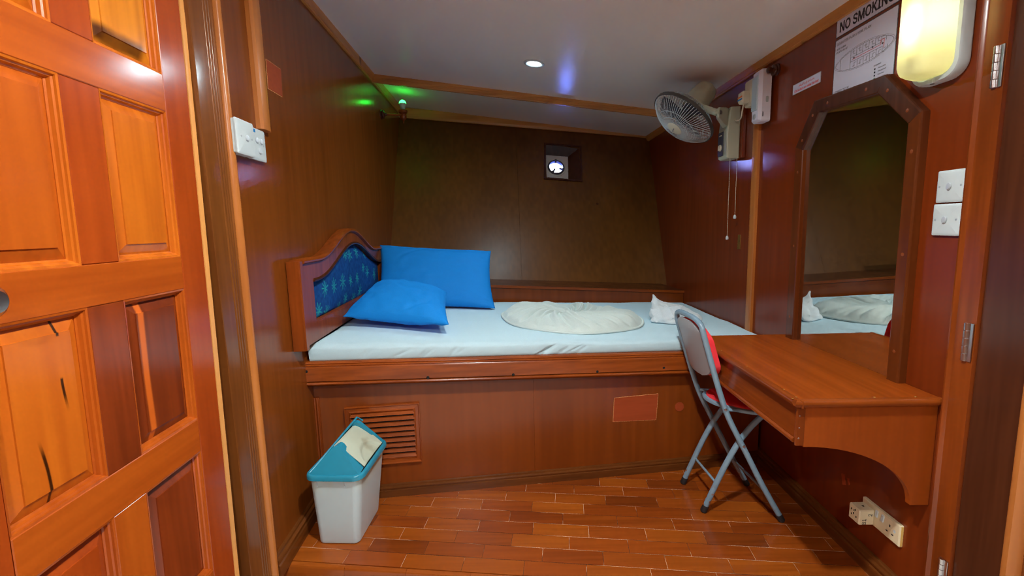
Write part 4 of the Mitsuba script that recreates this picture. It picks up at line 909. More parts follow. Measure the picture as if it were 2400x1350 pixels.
# swing flap, a folded cream roof tipped towards the right
def flap():
    n = 26; yl = (-yy + .052, yy - .030); tilt = math.radians(-9)
    prof = []
    for s in np.linspace(-.15, 1, n + 1):
        x = s * .088; z = hp - .004 - math.sqrt(x * x * .86 + .00030) ; prof.append((x, z))
    prof = np.array(prof); c0, s0 = math.cos(tilt), math.sin(tilt); zc = hp * .62
    pr_ = np.c_[prof[:, 0] * c0 - (prof[:, 1] - zc) * s0 * -1, zc + (prof[:, 1] - zc) * c0 + prof[:, 0] * s0]
    V = []; my = 24
    for j in range(my + 1):
        y = yl[0] + (yl[1] - yl[0]) * j / my
        for i in range(n + 1):
            x, z = pr_[i]; d = 0
            # half-moon finger recess on the right slope
            q = math.hypot((i / n - 1.02) / .36, (j / my - .52) / .36)
            d = -.009 * (1 / (1 + math.exp((q - 1) * 30)))
            V.append((x + d * .7, y, z + d * .7))
    V = np.array(V); N = len(V); k = lambda i, j: j * (n + 1) + i; f = []
    for j in range(my):
        for i in range(n):
            a, b, c, d = k(i, j), k(i + 1, j), k(i + 1, j + 1), k(i, j + 1); f += [[a, b, c], [a, c, d], [N + a, N + c, N + b], [N + a, N + d, N + c]]
    rim_ = [k(i, 0) for i in range(n)] + [k(n, j) for j in range(my)] + [k(i, my) for i in range(n, 0, -1)] + [k(0, j) for j in range(my, 0, -1)]
    for a, b in zip(rim_, rim_[1:] + rim_[:1]): f += [[a, N + b, b], [a, N + a, N + b]]
    return tm(np.vstack([V, V - [0, 0, .003]]), f)
part(bn, 'swing_flap', flap(), 'bin_flap', 40, 'cream swing flap tipped to the right', M=LX)
# ================================================================== SWITCHES AND SOCKETS
def switch(F, u, v, w0, d, label, rockers, name='light_switch', size=.088, mat='white_plastic', edge=None, flip=1):
    k = thing(name, label, 'switch')
    if w0 > .004: part(k, 'back_box', place(plate(size - .004, size - .004, w0 - .0005, .004, .001, u, v, .0005), F.M), mat)
    part(k, 'cover_plate', place(plate(size, size, d, .004, .007, u, v, w0, .004), F.M), mat, 30)
    for (du, dv) in rockers:
        r = numbered(f'{k}__rocker'); 
        scene[r] = mikit.ply(place(place(cat(lathe([(0, 0), (.0085, 0), (.0085, .0030), (.0075, .0042), (0, .0046)], 20)), np.array([[.88, 0, 0, u + du], [0, 1.05, .0, v + dv], [.18 * flip, -.12, 1, w0 + d], [0, 0, 0, 1.0]])), F.M), 'button_light', 40)
    for du in (-.030, .030):
        part(k, 'screw', place(lathe([(0, .0004), (.0022, .0006), (.0028, 0), (0, 0)], 12), F.M @ trimesh.transformations.translation_matrix([u + du, v, w0 + d])), 'button_grey')
    return k
# left: two plates on surface boxes
sw = [np.array(LWF.px(*p, .034)) for p in ((549, 278), (600, 293), (608, 366), (558, 357))]
cs1 = np.mean(sw, 0); wdl = LWF.px(597, 320, .034)[0] - LWF.px(545, 320, .034)[0]
sz = .104
u1s, v1s = cs1[0] - .004, cs1[1]
switch(LWF, u1s, v1s, .026, .008, 'white single light switch on the left wall next to the door casing', [(0, 0)], size=.102)
k2 = switch(LWF, u1s + .1045, v1s - .001, .010, .008, 'white three-way light switch under the vertical strip on the left wall', [(-.014, .012), (.014, .012), (.0, -.020)], size=.100)
part(k2, 'sticker', place(cat(bbox(u1s + .074, u1s + .088, v1s + .034, v1s + .044, .0178, .0186, 0)), LWF.M), 'blue_print', False, 'small blue sticker')
part(k2, 'sticker', place(lathe([(0, .0005), (.004, .0005), (.004, 0)], 14), LWF.M @ trimesh.transformations.translation_matrix([u1s + .069, v1s + .036, .018])), 'black_print', False)
# right: two plates one above the other
for (y0, lab) in ((436, 'white single light switch on the right wall, the upper of two beside the mirror'), (515, 'white single light switch on the right wall, the lower of two beside the mirror')):
    xm = 2226 if y0 < 500 else 2215
    u, v = RWF.px(xm, y0, .012)
    switch(RWF, u, v, .0005, .011, lab, [(.002, 0)], size=.083, flip=-1)
# skirting socket with adaptor
so = thing('wall_socket', 'yellowed double wall socket low on the wall under the desk', 'socket')
c = np.array([RWF.px(*q, .010) for q in ((2024, 1164), (2113, 1232), (2106, 1283))])
su1, su0 = c[0][0] + .004, (c[1][0] + c[2][0]) / 2; sv1, sv0 = (c[0][1] + c[1][1]) / 2 - .002, c[2][1]
sc_, sv = (su0 + su1) / 2, (sv0 + sv1) / 2; sW, sH = su1 - su0, sv1 - sv0
part(so, 'cover_plate', plate(sW, sH, .011, .004, .004, sc_, sv, .0005, .003), 'aged_plastic', 30, M=RWF.M)
part(so, 'edge_stain', bbox(su0 - .0004, su0 + .0006, sv0 + .003, sv1 - .003, .001, .008, 0), 'aged_edge', False, 'yellow stained edge', M=RWF.M)
for du in (.012, -.012):
    part(so, 'rocker', place(bbox(-.006, .006, -.012, .012, 0, .004, .002), np.array([[1, 0, 0, sc_ + du], [0, 1, 0, sv + .016], [0, -.12, 1, .0105], [0, 0, 0, 1.0]])), 'white_plastic', 30, M=RWF.M)
for (du, dv, a_, b_) in ((-.040, .010, .004, .008), (-.030, -.012, .0068, .004), (-.052, -.012, .0068, .004)):
    part(so, 'pin_slot', bbox(sc_ + du - a_ / 2, sc_ + du + a_ / 2, sv + dv - b_ / 2, sv + dv + b_ / 2, .0105, .0118, 0), 'dark_hole', False, M=RWF.M)
part(so, 'sticker', lathe([(0, .0007), (.005, .0007), (.005, 0)], 16), 'white_plastic', 30, M=RWF.M @ trimesh.transformations.translation_matrix([sc_ - .058, sv + .004, .0112]))
ad = thing('plug_adaptor', 'cream cube plug adaptor with handwriting plugged into the low socket', 'adaptor')
ac = RWF.px(2040, 1208, .032)
au, av = su1 - .034, sv - .004
part(ad, 'body', bbox(au - .024, au + .024, av - .026, av + .026, .012, .060, .003), 'aged_plastic', 30, M=RWF.M)
for (du, dv) in ((0, .012), (-.010, -.006), (.010, -.006), (.002, .0), (-.006, .016), (.012, .010)):
    part(ad, 'pin_slot', bbox(au + du - .0018, au + du + .0018, av + dv - .003, av + dv + .003, .0598, .0604, 0), 'dark_hole', False, M=RWF.M)
part(ad, 'pin_slot', bbox(au - .003, au + .003, av + .0258, av + .0264, .030, .036, 0), 'dark_hole', False, M=RWF.M)
Mw = RWF.M @ np.array([[0, 0, -1, au - .0240], [0, 1, 0, av], [-1, 0, 0, .060], [0, 0, 0, 1.0]])
tx = place(text('2', .011), np.array([[0, -1, 0, .034], [1, 0, 0, .004], [0, 0, 1, 0], [0, 0, 0, 1.0]]))
ty = place(text('BP', .011), np.array([[0, -1, 0, .020], [1, 0, 0, -.022], [0, 0, 1, 0], [0, 0, 0, 1.0]]))
part(ad, 'handwriting', place(cat(place(text('2', .012), np.array([[0, -1, 0, .040], [1, 0, 0, .004], [0, 0, 1, 0], [0, 0, 0, 1.0]])), place(text('B1', .012), np.array([[0, -1, 0, .022], [1, 0, 0, -.024], [0, 0, 1, 0], [0, 0, 0, 1.0]]))), Mw), 'black_print', False)
# chips in the wall under the desk
part('wall_right', 'chipped_veneer', place(cat(bevel_poly(sg.Polygon([RWF.px(*q) for q in ((1972, 1108), (1980, 1112), (1983, 1137), (1975, 1136))]), .0012, .0004), bevel_poly(sg.Polygon([RWF.px(*q) for q in ((1986, 1120), (1991, 1121), (1992, 1137), (1989, 1137))]), .0012, .0004)), RWF.M), 'patch_red', False)
# wood patch and cable strip on the left wall
pp = np.array([LWF.px(*q) for q in ((623, 139), (657, 163), (661, 227), (628, 207))])
part('wall_left', 'patch', bevel_poly(sg.Polygon(pp), .0025, .0008), 'patch_red', 20, 'reddish square veneer patch', M=LWF.M)
part('wall_left', 'patch_outline', extrude(sg.Polygon(pp).buffer(.0016).difference(sg.Polygon(pp).buffer(.0002)), .0012), 'patch_line', False, M=LWF.M)
struct('trim_8', prism([(0, -.034), (.014, -.034), (.022, -.026), (.024, -.010), (.024, .014), (.020, .026), (.012, .034), (0, .034)], LWF.p(1.372 * S, LWF.px(612, 300, .02)[1]), LWF.p(1.372 * S, vL(1.5)), LWF.w, LWF.u), 'pine_z', 'orange wooden cable strip above the left switches', 35)
# keyhole plate on the right wall
kp = thing('keyhole_plate', 'small brass keyhole plate on the right wall near the hanging cords', 'plate')
u, v = RWF.px(1733, 567)
part(kp, 'cover_plate', plate(.030, .075, .0022, .002, .0007, u, v, .0004), 'brass', 30, M=RWF.M)
part(kp, 'keyhole', lathe([(0, .0026), (.0035, .0026), (.0035, .0018)], 14), 'dark_hole', 30, M=RWF.M @ trimesh.transformations.translation_matrix([u, v + .002, 0]))
# ================================================================== SIGNS
MF = lambda u, v, w=0.0: RWF.M @ np.array([[-1, 0, 0, u], [0, 1, 0, v], [0, 0, 1, w], [0, 0, 0, 1.0]])   # reading frame on the right wall: x towards the entrance
def board(name, label, u0, v0, w, h, d=.0012):
    k = thing(name, label, 'sign'); part(k, 'sheet', plate(w, h, d, .001, .0004, w / 2, h / 2, .0004), 'paper', 30, M=MF(u0, v0)); return k
v0 = 1.550 * S; W_ = (1.504 - 1.2665) * S; Z_ = .0016
ns_ = board('no_smoking_sign', 'white sign reading NO SMOKING at the top of the right wall', 1.504 * S, v0, W_, .050 * S)
part(ns_, 'lettering', fitw(text('NO SMOKING', .031, True), W_ * .87), 'black_print', False, M=MF(1.504 * S, v0) @ trimesh.transformations.translation_matrix([W_ * .065, .013, Z_]))
part(ns_, 'border', strokes([[(.0, .0), (W_, 0), (W_, .050 * S), (0, .050 * S), (0, 0)]], .0022), 'dark_panel', False, M=MF(1.504 * S, v0, Z_))
H_ = .172 * S; v0 = 1.370 * S
dp = board('deck_plan_sign', 'white sign showing a boat deck fire plan above the mirror', 1.504 * S, v0, W_, H_)
SM2 = MF(1.504 * S, v0, Z_)
def onp(m, x, y): return place(m, trimesh.transformations.translation_matrix([x * W_, y * H_, 0]))
part(dp, 'border', strokes([[(.0, .0), (W_, 0), (W_, H_), (0, H_), (0, 0)]], .0022), 'dark_panel', False, M=SM2)
part(dp, 'lettering', cat(onp(fitw(text('DISASTER PLAN / FIRE PLAN', .0085), W_ * .58), .03, .90), onp(fitw(text('LOWER DECK', .0092), W_ * .27), .03, .075)), 'grey_print', False, M=SM2)
part(dp, 'small_lettering', cat(onp(fitw(text('BLUE SHARK', .0060), W_ * .17), .03, .82), onp(fitw(text('P12876-02-03', .0060), W_ * .20), .03, .765)), 'grey_print', False, M=SM2)
def hy(x): return .165 * max(0, (1 - ((x - .50) / .47) ** 2 if x < .5 else 1 - ((x - .5) / .47) ** 2.0)) ** .62
xs_ = np.linspace(.03, .97, 60)
outl = [(x * W_, (.54 + hy(x)) * H_) for x in xs_] + [(x * W_, (.54 - hy(x)) * H_) for x in xs_[::-1]]
lines = [outl + outl[:1]]
for x in (.12, .30): lines.append([(x * W_, (.54 - hy(x)) * H_), (x * W_, (.54 + hy(x)) * H_)])
for x in (.40, .50, .60, .70, .79, .86):
    lines.append([(x * W_, (.54 + hy(x)) * H_), (x * W_, .575 * H_)]); lines.append([((x + .02) * W_, (.54 - hy(x)) * H_), ((x + .02) * W_, .505 * H_)])
    lines.append([((x - .05) * W_, (.54 + hy(x) * .9) * H_), ((x - .05) * W_, .615 * H_), ((x - .015) * W_, .615 * H_)]); lines.append([((x - .03) * W_, (.54 - hy(x) * .85) * H_), ((x - .03) * W_, .47 * H_), ((x) * W_, .47 * H_)])
    lines.append([((x - .075) * W_, .66 * H_), ((x - .03) * W_, .66 * H_)]); lines.append([((x - .06) * W_, .42 * H_), ((x - .02) * W_, .42 * H_)])
for s_ in (1, -1): lines.append([(.30 * W_, (.54 + s_ * .035) * H_), (.80 * W_, (.54 + s_ * .035) * H_)])
part(dp, 'deck_drawing', strokes(lines, .0011), 'grey_print', False, M=SM2)
out2 = [((.5 + (x / W_ - .5) * 1.05) * W_, (.54 + (y / H_ - .54) * 1.12) * H_) for x, y in outl]
part(dp, 'hull_outline', strokes([out2 + out2[:1]], .0006), 'grey_print', False, M=SM2)
part(dp, 'escape_route', strokes([[(.33 * W_, .535 * H_), (.78 * W_, .545 * H_)], [(.78 * W_, .545 * H_), (.78 * W_, .61 * H_), (.83 * W_, .61 * H_), (.83 * W_, .48 * H_)]], .0010, .0007), 'red_print', False, M=SM2)
part(dp, 'symbols', cat(*[place(lathe([(0, .0008), (.0026, .0008), (.0026, 0)], 10), trimesh.transformations.translation_matrix([x * W_, y * H_, 0])) for x, y in ((.36, .55), (.66, .57), (.81, .55), (.72, .205), (.72, .155), (.72, .105))]), 'black_print', False, M=SM2)
part(dp, 'symbol', cat(place(lathe([(0, .0009), (.0030, .0009), (.0030, 0)], 10), trimesh.transformations.translation_matrix([.72 * W_, .055 * H_, 0]))), 'green_print', False, M=SM2)
part(dp, 'legend', cat(onp(fitw(text('LEGENDS', .0042), W_ * .11), .70, .25), onp(fitw(text('Flammable', .0034), W_ * .11), .77, .195), onp(fitw(text('Extinguisher', .0034), W_ * .12), .77, .145), onp(fitw(text('Exit route', .0034), W_ * .09), .77, .095), onp(fitw(text('Life jacket', .0034), W_ * .11), .77, .045)), 'grey_print', False, M=SM2)
c = np.array([RWF.px(*q) for q in ((1860, 200), (1925, 168), (1924, 193), (1859, 223))])
u0 = c[[0, 3], 0].mean(); w3 = u0 - c[[1, 2], 0].mean(); v0 = c[[2, 3], 1].mean(); h3 = c[[0, 1], 1].mean() - v0
lj = board('life_jacket_sign', 'small white label with red writing left of the boat plan', u0, v0, w3, h3)
part(lj, 'lettering', place(fitw(text('Life jackets are under the bed', .0092), w3 * .86), trimesh.transformations.translation_matrix([w3 * .07, h3 * .16, 0])), 'red_print', False, M=MF(u0, v0, Z_))
# Arabic line drawn with pen strokes (read right to left)
def sx(l, x, y, k): return [(x + a * k, y + b * k) for a, b in l]
ar = []
pen = [[(0, 0), (.5, -.1), (1.1, 0), (1.1, .5)], [(1.5, 1.2), (1.5, 0), (2.1, 0), (2.3, .5), (2.6, 0), (3.2, 0), (3.2, .45)], [(3.9, .1), (4.2, .6), (4.7, .2), (4.2, 0), (3.5, -.4)], [(5.3, 1.3), (5.3, 0), (6.0, 0), (6.2, .4), (6.6, 0), (7.2, 0), (7.2, .5)],
       [(7.9, .2), (8.3, .7), (8.8, .1), (7.8, -.4)], [(9.4, 0), (10.0, 0), (10.2, .5), (10.5, 0), (11, 0), (11.2, .4)], [(11.8, 1.2), (11.8, 0)], [(12.3, .1), (12.8, -.2), (13.5, 0), (13.6, .4)], [(14.1, 0), (14.6, .6), (15, 0), (15.6, 0), (15.6, .5)]]
for l in pen: ar.append(sx(l, w3 * .22, h3 * .62, w3 * .036))
dots = [(.6, .35), (2.3, .8), (2.5, -.4), (4.3, .95), (6.2, -.4), (6.5, -.4), (8.3, 1.0), (10.2, .9), (10.5, .9), (12.9, .3), (14.6, .9)]
for x, y in dots: ar.append(sx([(x, y), (x + .22, y)], w3 * .22, h3 * .62, w3 * .036))
part(lj, 'arabic_lettering', strokes(ar, .0011), 'red_print', False, M=MF(u0, v0, Z_))
part(lj, 'border', strokes([[(0, 0), (w3, 0), (w3, h3), (0, h3), (0, 0)]], .0016), 'steel', False, M=MF(u0, v0, Z_))
# ================================================================== BULKHEAD LIGHT
bk = thing('bulkhead_light', 'lit yellow-glass bulkhead lamp on a white base high on the right wall', 'wall lamp')
bu, bv = 1.116 * S, 1.430 * S; bW, bH = .126 * S, .252 * S
def bloop(w, h, r, z): P = rrect(w, h, r, 7); return np.c_[P[:, 0] + bu, P[:, 1] + bv, np.full(len(P), z)]
part(bk, 'base', loft([bloop(bW - .008, bH - .008, .040, .0005), bloop(bW, bH, .044, .006), bloop(bW, bH, .044, .026), bloop(bW - .006, bH - .006, .041, .032), bloop(bW - .024, bH - .024, .034, .034), bloop(bW - .028, bH - .028, .032, .010)], True, True), 'white_plastic', 40, M=RWF.M)
part(bk, 'clip', bbox(bu - .008, bu + .008, bv - bH / 2 - .001, bv - bH / 2 + .012, .024, .038, .002), 'white_plastic', 30, M=RWF.M)
part(bk, 'clip_screw', bbox(bu - .003, bu + .003, bv - bH / 2 - .002, bv - bH / 2 + .003, .026, .036, .001), 'dark_hole', 30, M=RWF.M)
gl = [bloop(bW - .030, bH - .030, .036, .030), bloop(bW - .028, bH - .028, .036, .050), bloop(bW - .034, bH - .034, .036, .072), bloop(bW - .042, bH - .042, .034, .086), bloop(bW - .058, bH - .058, .028, .094), bloop(bW - .085, bH - .085, .016, .096)]
part(bk, 'glass_cover', loft(gl, False, True), 'frosted_glass', 50, 'glowing yellow glass cover', M=RWF.M)
cfl = trimesh.creation.capsule(height=.070, radius=.017, count=[14, 18]); cfl.vertices -= cfl.bounds.mean(0)
blb = place(cfl, RWF.M @ np.array([[1, 0, 0, bu + .002], [0, 0, 1, bv + .006], [0, 1, 0, .064], [0, 0, 0, 1.0]]))
part(bk, 'bulb', blb, 'bulb_white', True, emitter={'type': 'area', 'radiance': rgb(L_BULK)})
part(bk, 'lamp_holder', bbox(bu - .012, bu + .012, bv - .09, bv - .062, .034, .085, .004), 'white_plastic', 30, M=RWF.M)
# ================================================================== DOWNLIGHTS
def downlight(P, rad, label, L):
    k = thing('ceiling_downlight', label, 'ceiling lamp')
    nrm = -unit(np.cross(cd, [0, 1, .018])); nrm = nrm if nrm[2] < 0 else -nrm
    M = align(P, nrm)
    part(k, 'rim', lathe([(rad * .80, -.001), (rad * 1.22, .0005), (rad * 1.24, .003), (rad * 1.16, .006), (rad * .98, .006), (rad * .82, .003), (rad * .80, -.001)], 40), 'white_plastic', 40, M=M)
    part(k, 'diffuser', lathe([(rad * .84, .0018), (0, .0024)], 40), 'lamp_disc', True, M=M, emitter={'type': 'area', 'radiance': rgb(L)})
    return k
cn = np.array([.1335, -.018, 1.0]); dP = hit(1252, 148, [-.80 * S, 2.78 * S, zceil(-.80 * S, 2.78 * S)], unit(cn))
downlight(dP, .046, 'round lit downlight in the white ceiling above the bed', L_DOWN)
for x_, y_, lab in ((.12, .72, 'unseen round downlight over the entrance lighting the door and bed front, the nearer to the bed'), (.12, -.75, 'unseen round downlight over the entrance lighting the near room, the nearer to the rear wall')):
    downlight(np.array([x_, y_, zceil(x_, y_)]), .055, lab, L_UNSEEN)  # both lamps are out of view, set to light the near room
# ================================================================== SCONCES (turned wood)
def turned(P, d, prof, seg=28): return place(lathe(prof, seg), align(P, d))
sc1 = thing('wall_sconce', 'turned wooden wall sconce holding a glowing green bulb in the far left corner', 'wall lamp')
u, v = LWF.px(893, 268); P = LWF.p(u, v)
ros = [(0, 0), (.034, 0), (.034, .006), (.026, .010), (.030, .016), (.028, .022), (.018, .026), (.012, .032), (.010, .040), (0, .040)]
part(sc1, 'rosette', turned(P, LWF.w, ros), 'mahogany_dark', 40)
dist = .120 * S
cupP = LWF.p(LWF.px(945, 270, dist)[0], v, dist)
cup_base = LWF.p(LWF.px(945, 270, dist)[0], LWF.px(945, 270, dist)[1], dist)
arm_d = unit(cup_base - LWF.p(u, v, .036)); al = np.linalg.norm(cup_base - LWF.p(u, v, .036))
part(sc1, 'arm', turned(LWF.p(u, v, .036), arm_d, [(0, 0), (.008, 0), (.010, al * .15), (.006, al * .28), (.010, al * .5), (.006, al * .72), (.009, al * .85), (.009, al), (0, al)]), 'mahogany_x', 40)
part(sc1, 'cup', turned(cup_base - [0, 0, .030], [0, 0, 1.0], [(0, -.030), (.004, -.028), (.006, -.020), (.004, -.014), (.010, -.006), (.020, .0), (.024, .010), (.024, .034), (.020, .038), (.020, .042), (.030, .046), (.032, .052), (.032, .062), (.028, .066), (0, .062)]), 'mahogany_x', 40)
bP = cup_base + [0, 0, .034]
blb = numbered(f'{sc1}__bulb')
scene[blb] = mikit.ply(turned(bP, [0, 0, 1.0], [(0, 0), (.014, 0), (.016, .012), (.022, .030), (.0265, .044), (.0265, .046), (0, .046)]), 'white_plastic', 40)
dome = [(.0265 * math.cos(t), .0462 + .028 * math.sin(t)) for t in np.linspace(0, math.pi / 2, 10)]
part(blb, 'dome', turned(bP, [0, 0, 1.0], dome), 'green_glass', True, 'glowing green dome', emitter={'type': 'area', 'radiance': rgb(L_GREEN)})
sc2 = thing('wall_sconce', 'turned wooden wall sconce stub without a bulb beside the emergency light', 'wall lamp')
u, v = RWF.px(1822, 164); P = RWF.p(u, v)
part(sc2, 'rosette', turned(P, RWF.w, [(0, 0), (.026, 0), (.026, .005), (.020, .009), (.024, .015), (.022, .020), (.014, .024), (0, .024)]), 'mahogany_dark', 40)
part(sc2, 'arm', turned(RWF.p(u, v, .024), RWF.w, [(0, 0), (.010, 0), (.013, .008), (.013, .016), (.009, .020), (0, .021)]), 'mahogany_dark', 40)
# ================================================================== EMERGENCY LIGHT, PLUG AND CABLE
em = thing('emergency_light', 'white rechargeable emergency light unit mounted upright on the right wall strip', 'emergency lamp')
eu0, eu1 = 1.842 * S, 1.905 * S; ew = .066
ez0, ez1 = RWF.px(1814, 279, .016)[1], RWF.px(1811, 158, .016)[1]
part(em, 'body', place(plate(eu1 - eu0, ez1 - ez0, ew - .016, .008, .010, (eu0 + eu1) / 2, (ez0 + ez1) / 2, .0165, .012), RWF.M), 'white_lilac', 30)
part(em, 'lens', place(plate((eu1 - eu0) * .70, (ez1 - ez0) * .66, .006, .006, .003, (eu0 + eu1) / 2 + .004, ez0 + (ez1 - ez0) * .56, ew - .001), RWF.M), 'lens_grey', 30, 'grey translucent lamp cover')
part(em, 'push_button', lathe([(0, .004), (.010, .004), (.012, .002), (.012, 0)], 20), 'button_grey', 40, M=RWF.M @ trimesh.transformations.translation_matrix([(eu0 + eu1) / 2 + .002, ez0 + .026, ew]))
Me = RWF.M @ np.array([[0, 0, -1, eu0], [0, 1, 0, 0], [-1, 0, 0, 0], [0, 0, 0, 1.0]])
part(em, 'side_button', place(plate(.012, .026, .0015, .005, .0006, -.032, ez0 + .093, 0), RWF.M @ np.array([[0, 0, -1, eu0], [0, 1, 0, 0], [1, 0, 0, .065], [0, 0, 0, 1.0]]), ), 'button_grey', 30)
part(em, 'mark', place(bbox(-.044, -.038, ez0 + .020, ez0 + .040, 0, .0006, 0), RWF.M @ np.array([[0, 0, -1, eu0], [0, 1, 0, 0], [1, 0, 0, .090], [0, 0, 0, 1.0]])), 'grey_print', False)
ax = thing('socket_adaptor', 'white plug-in socket block on the strip left of the emergency light', 'adaptor')
q0, q1 = RWF.px(1757, 168, .03), RWF.px(1780, 218, .03)
au0, au1 = 1.925 * S, 2.005 * S; az0, az1 = 1.468 * S, 1.572 * S
part(ax, 'body', place(plate(au1 - au0, az1 - az0, .030, .008, .006, (au0 + au1) / 2, (az0 + az1) / 2, .0165), RWF.M), 'cream_plastic', 30)
pg = thing('power_plug', 'cream plug with coloured stripes and curled cable plugged in above the fan', 'plug')
pu, pz = 1.978 * S, 1.505 * S
part(pg, 'body', place(plate(.050, .056, .034, .010, .008, pu, pz, .047), RWF.M), 'cream_plastic', 30)
part(pg, 'stripe', place(bbox(pu - .022, pu + .022, pz - .001, pz + .006, .0808, .0816, 0), RWF.M), 'orange_print', False)
part(pg, 'stripe', place(bbox(pu - .022, pu + .022, pz - .012, pz - .005, .0808, .0816, 0), RWF.M), 'blue_print', False)
cp0 = RWF.p(pu, pz - .028, .062)
fan_u, fan_zt = 2.118 * S, 1.496 * S
part(pg, 'cable', tube(spline([cp0, RWF.p(pu + .004, pz - .060, .066), RWF.p(pu + .030, pz - .088, .060), RWF.p(fan_u - .058, 1.430 * S + .004, .05), RWF.p(fan_u - .040, 1.452 * S, .046), RWF.p(fan_u - .028, 1.44 * S, .040), RWF.p(fan_u - .022, 1.43 * S, .034)], 8), .0034, 8), 'cream_plastic', True)
cb = RWF.p(eu1 - .004, ez0 + .03, .030)
whole('light_cable', tube(spline([RWF.p(eu1 + .0, ez0 + .026, .030), RWF.p(eu1 + .040, ez0 + .034, .034), RWF.p(eu1 + .050, ez0 + .07, .030), RWF.p(eu1 + .030, ez0 + .108, .026), RWF.p(eu1 + .010, ez0 + .125, .022)], 8), .0032, 8), 'white_plastic', 'white cable looping out beside the emergency light', 'cable', True)
# ================================================================== WALL FAN
fn = thing('wall_fan', 'grey-green oscillating wall fan with white wire guard under the ceiling', 'fan')
fz0, fz1 = 1.278 * S, 1.496 * S; fu0, fu1 = 2.078 * S, 2.170 * S; fuc = (fu0 + fu1) / 2
# mounting plate and base
part(fn, 'mount_board', place(bbox(fu0 - .022, fu1 + .0, fz0 - .002, fz1 + .004, .0005, .018, .003), RWF.M), 'veneer_red', 30, 'dark wooden mounting board')
bz = [(fz0, .060, .040), (fz0 + .012, .066, .052), (fz0 + .10, .066, .056), (fz0 + .16, .062, .054), (fz1 - .01, .058, .050), (fz1, .050, .044)]
def fbl(z, wid, dep): P = rrect(fu1 - fu0 - .002 * (dep < .05), dep - .018, .010, 4, fuc, 0.018 + (dep - .018) / 2); return np.array([[p[0], z, p[1]] for p in P])
part(fn, 'base', place(loft([fbl(fz0, 0, .074), fbl(fz0 + .008, 0, .084), fbl(fz0 + .12, 0, .088), fbl(fz1 - .02, 0, .076), fbl(fz1, 0, .068)]), RWF.M), 'grey_green', 35)
part(fn, 'control_panel', place(plate(.060, .120, .003, .006, .001, fuc + .010, fz0 + .078, .0875), RWF.M), 'dark_panel', 30, 'dark speed control panel')
part(fn, 'dial', lathe([(0, .008), (.013, .0075), (.016, .003), (.017, 0)], 24), 'cream_plastic', 40, M=RWF.M @ trimesh.transformations.translation_matrix([fuc + .010, fz0 + .060, .0905]))
part(fn, 'dial_pointer', bbox(-.003, .003, -.013, .014, .007, .0105, .001), 'cream_plastic', 30, M=RWF.M @ trimesh.transformations.translation_matrix([fuc + .010, fz0 + .060, .0905]) @ trimesh.transformations.rotation_matrix(.5, [0, 0, 1]))
part(fn, 'mark', bbox(fuc - .006, fuc + .026, fz0 + .118, fz0 + .123, .0904, .0910, 0), 'cream_plastic', False, M=RWF.M)
# head orientation
fc_px = (1601, 277)
Rr, Dd, Vv = RW2C @ np.array([1.0, 0, 0]), RW2C @ np.array([0, 1.0, 0]), unit(ray(*fc_px))
Rr = unit(Rr - Vv * (Rr @ Vv)); Dd = unit(Dd - Vv * (Dd @ Vv) - Rr * (Dd @ Rr))
fa = unit(-.44 * Vv + .90 * (-.58 * Rr + .815 * Dd))        # blowing direction, down and towards the bed's near side
piv = hit(1681, 264, RWF.p(0, 0, .19), RWF.w)
arm0 = RWF.p(fuc, 1.455 * S, .070)
HC = CAM + Vv * 2.33 * S                                      # centre of the guard's rim
RG = .172
def arm_loft():
    A = [(0.0, .046, .036), (.25, .044, .032), (.6, .034, .026), (.9, .026, .022), (1.0, .018, .018)]; d = piv - arm0; L = []
    for t, h, w in A:
        P = rrect(2 * w * .9, 2 * h, .012, 4); c_ = arm0 + d * t
        L.append([c_ + RWF.u * p[0] + np.array([0, 0, 1.0]) * p[1] for p in P])
    return loft(L)
part(fn, 'arm', arm_loft(), 'grey_green', 40)
part(fn, 'pivot_screw', lathe([(0, .004), (.008, .003), (.010, 0)], 16), 'dark_band', 40, M=align(piv - RWF.u * .022 + (arm0 - piv) * .12, -RWF.u))
AX = align(HC, fa)
part(fn, 'neck', tube([piv, HC - fa * .085 + (piv - (HC - fa * .085)) * .2, HC - fa * .085], [.015, .019, .024], 16), 'grey_green', True)
part(fn, 'motor_housing', place(lathe([(0, -.215), (.030, -.212), (.048, -.200), (.056, -.180), (.062, -.130), (.066, -.085), (.064, -.070), (.050, -.064), (0, -.064)], 32), AX), 'grey_green', 40)
part(fn, 'housing_flap', place(cat(place(bbox(-.040, .040, -.006, .006, -.190, -.072, .004), trimesh.transformations.translation_matrix([0, .070, 0]))), AX @ trimesh.transformations.rotation_matrix(math.radians(112), [0, 0, 1])), 'grey_green', 30)
band = [(RG - .002, -.008), (RG + .003, -.008), (RG + .003, .008), (RG - .002, .008), (RG - .002, -.008)]
part(fn, 'rim_band', place(lathe(band, 64), AX), 'dark_band', 40, 'dark band round the guard')
def gprof(front, r):
    t = r / RG
    return (.066 * (1 - t ** 3.2) + .004) if front else (-.062 * (1 - t ** 4.0) - .004)
wf, wb = [], []
n = 72
for k in range(n):
    a = 2 * math.pi * k / n
    pts = [(rr * math.cos(a + .10 * (1 - rr / RG)), rr * math.sin(a + .10 * (1 - rr / RG)), gprof(True, rr)) for rr in np.linspace(.040, RG, 9)]
    wf.append(place(tube(pts, .0016, 4), AX))
    if k % 1 == 0:
        pts = [(rr * math.cos(a), rr * math.sin(a), gprof(False, rr)) for rr in (.055, .09, .125, .15, .165, RG)]
        wb.append(place(tube(pts, .0016, 4), AX))
for m in wf: part(fn, 'front_wire', m, 'white_plastic', True)
for m in wb: part(fn, 'rear_wire', m, 'white_plastic', True)
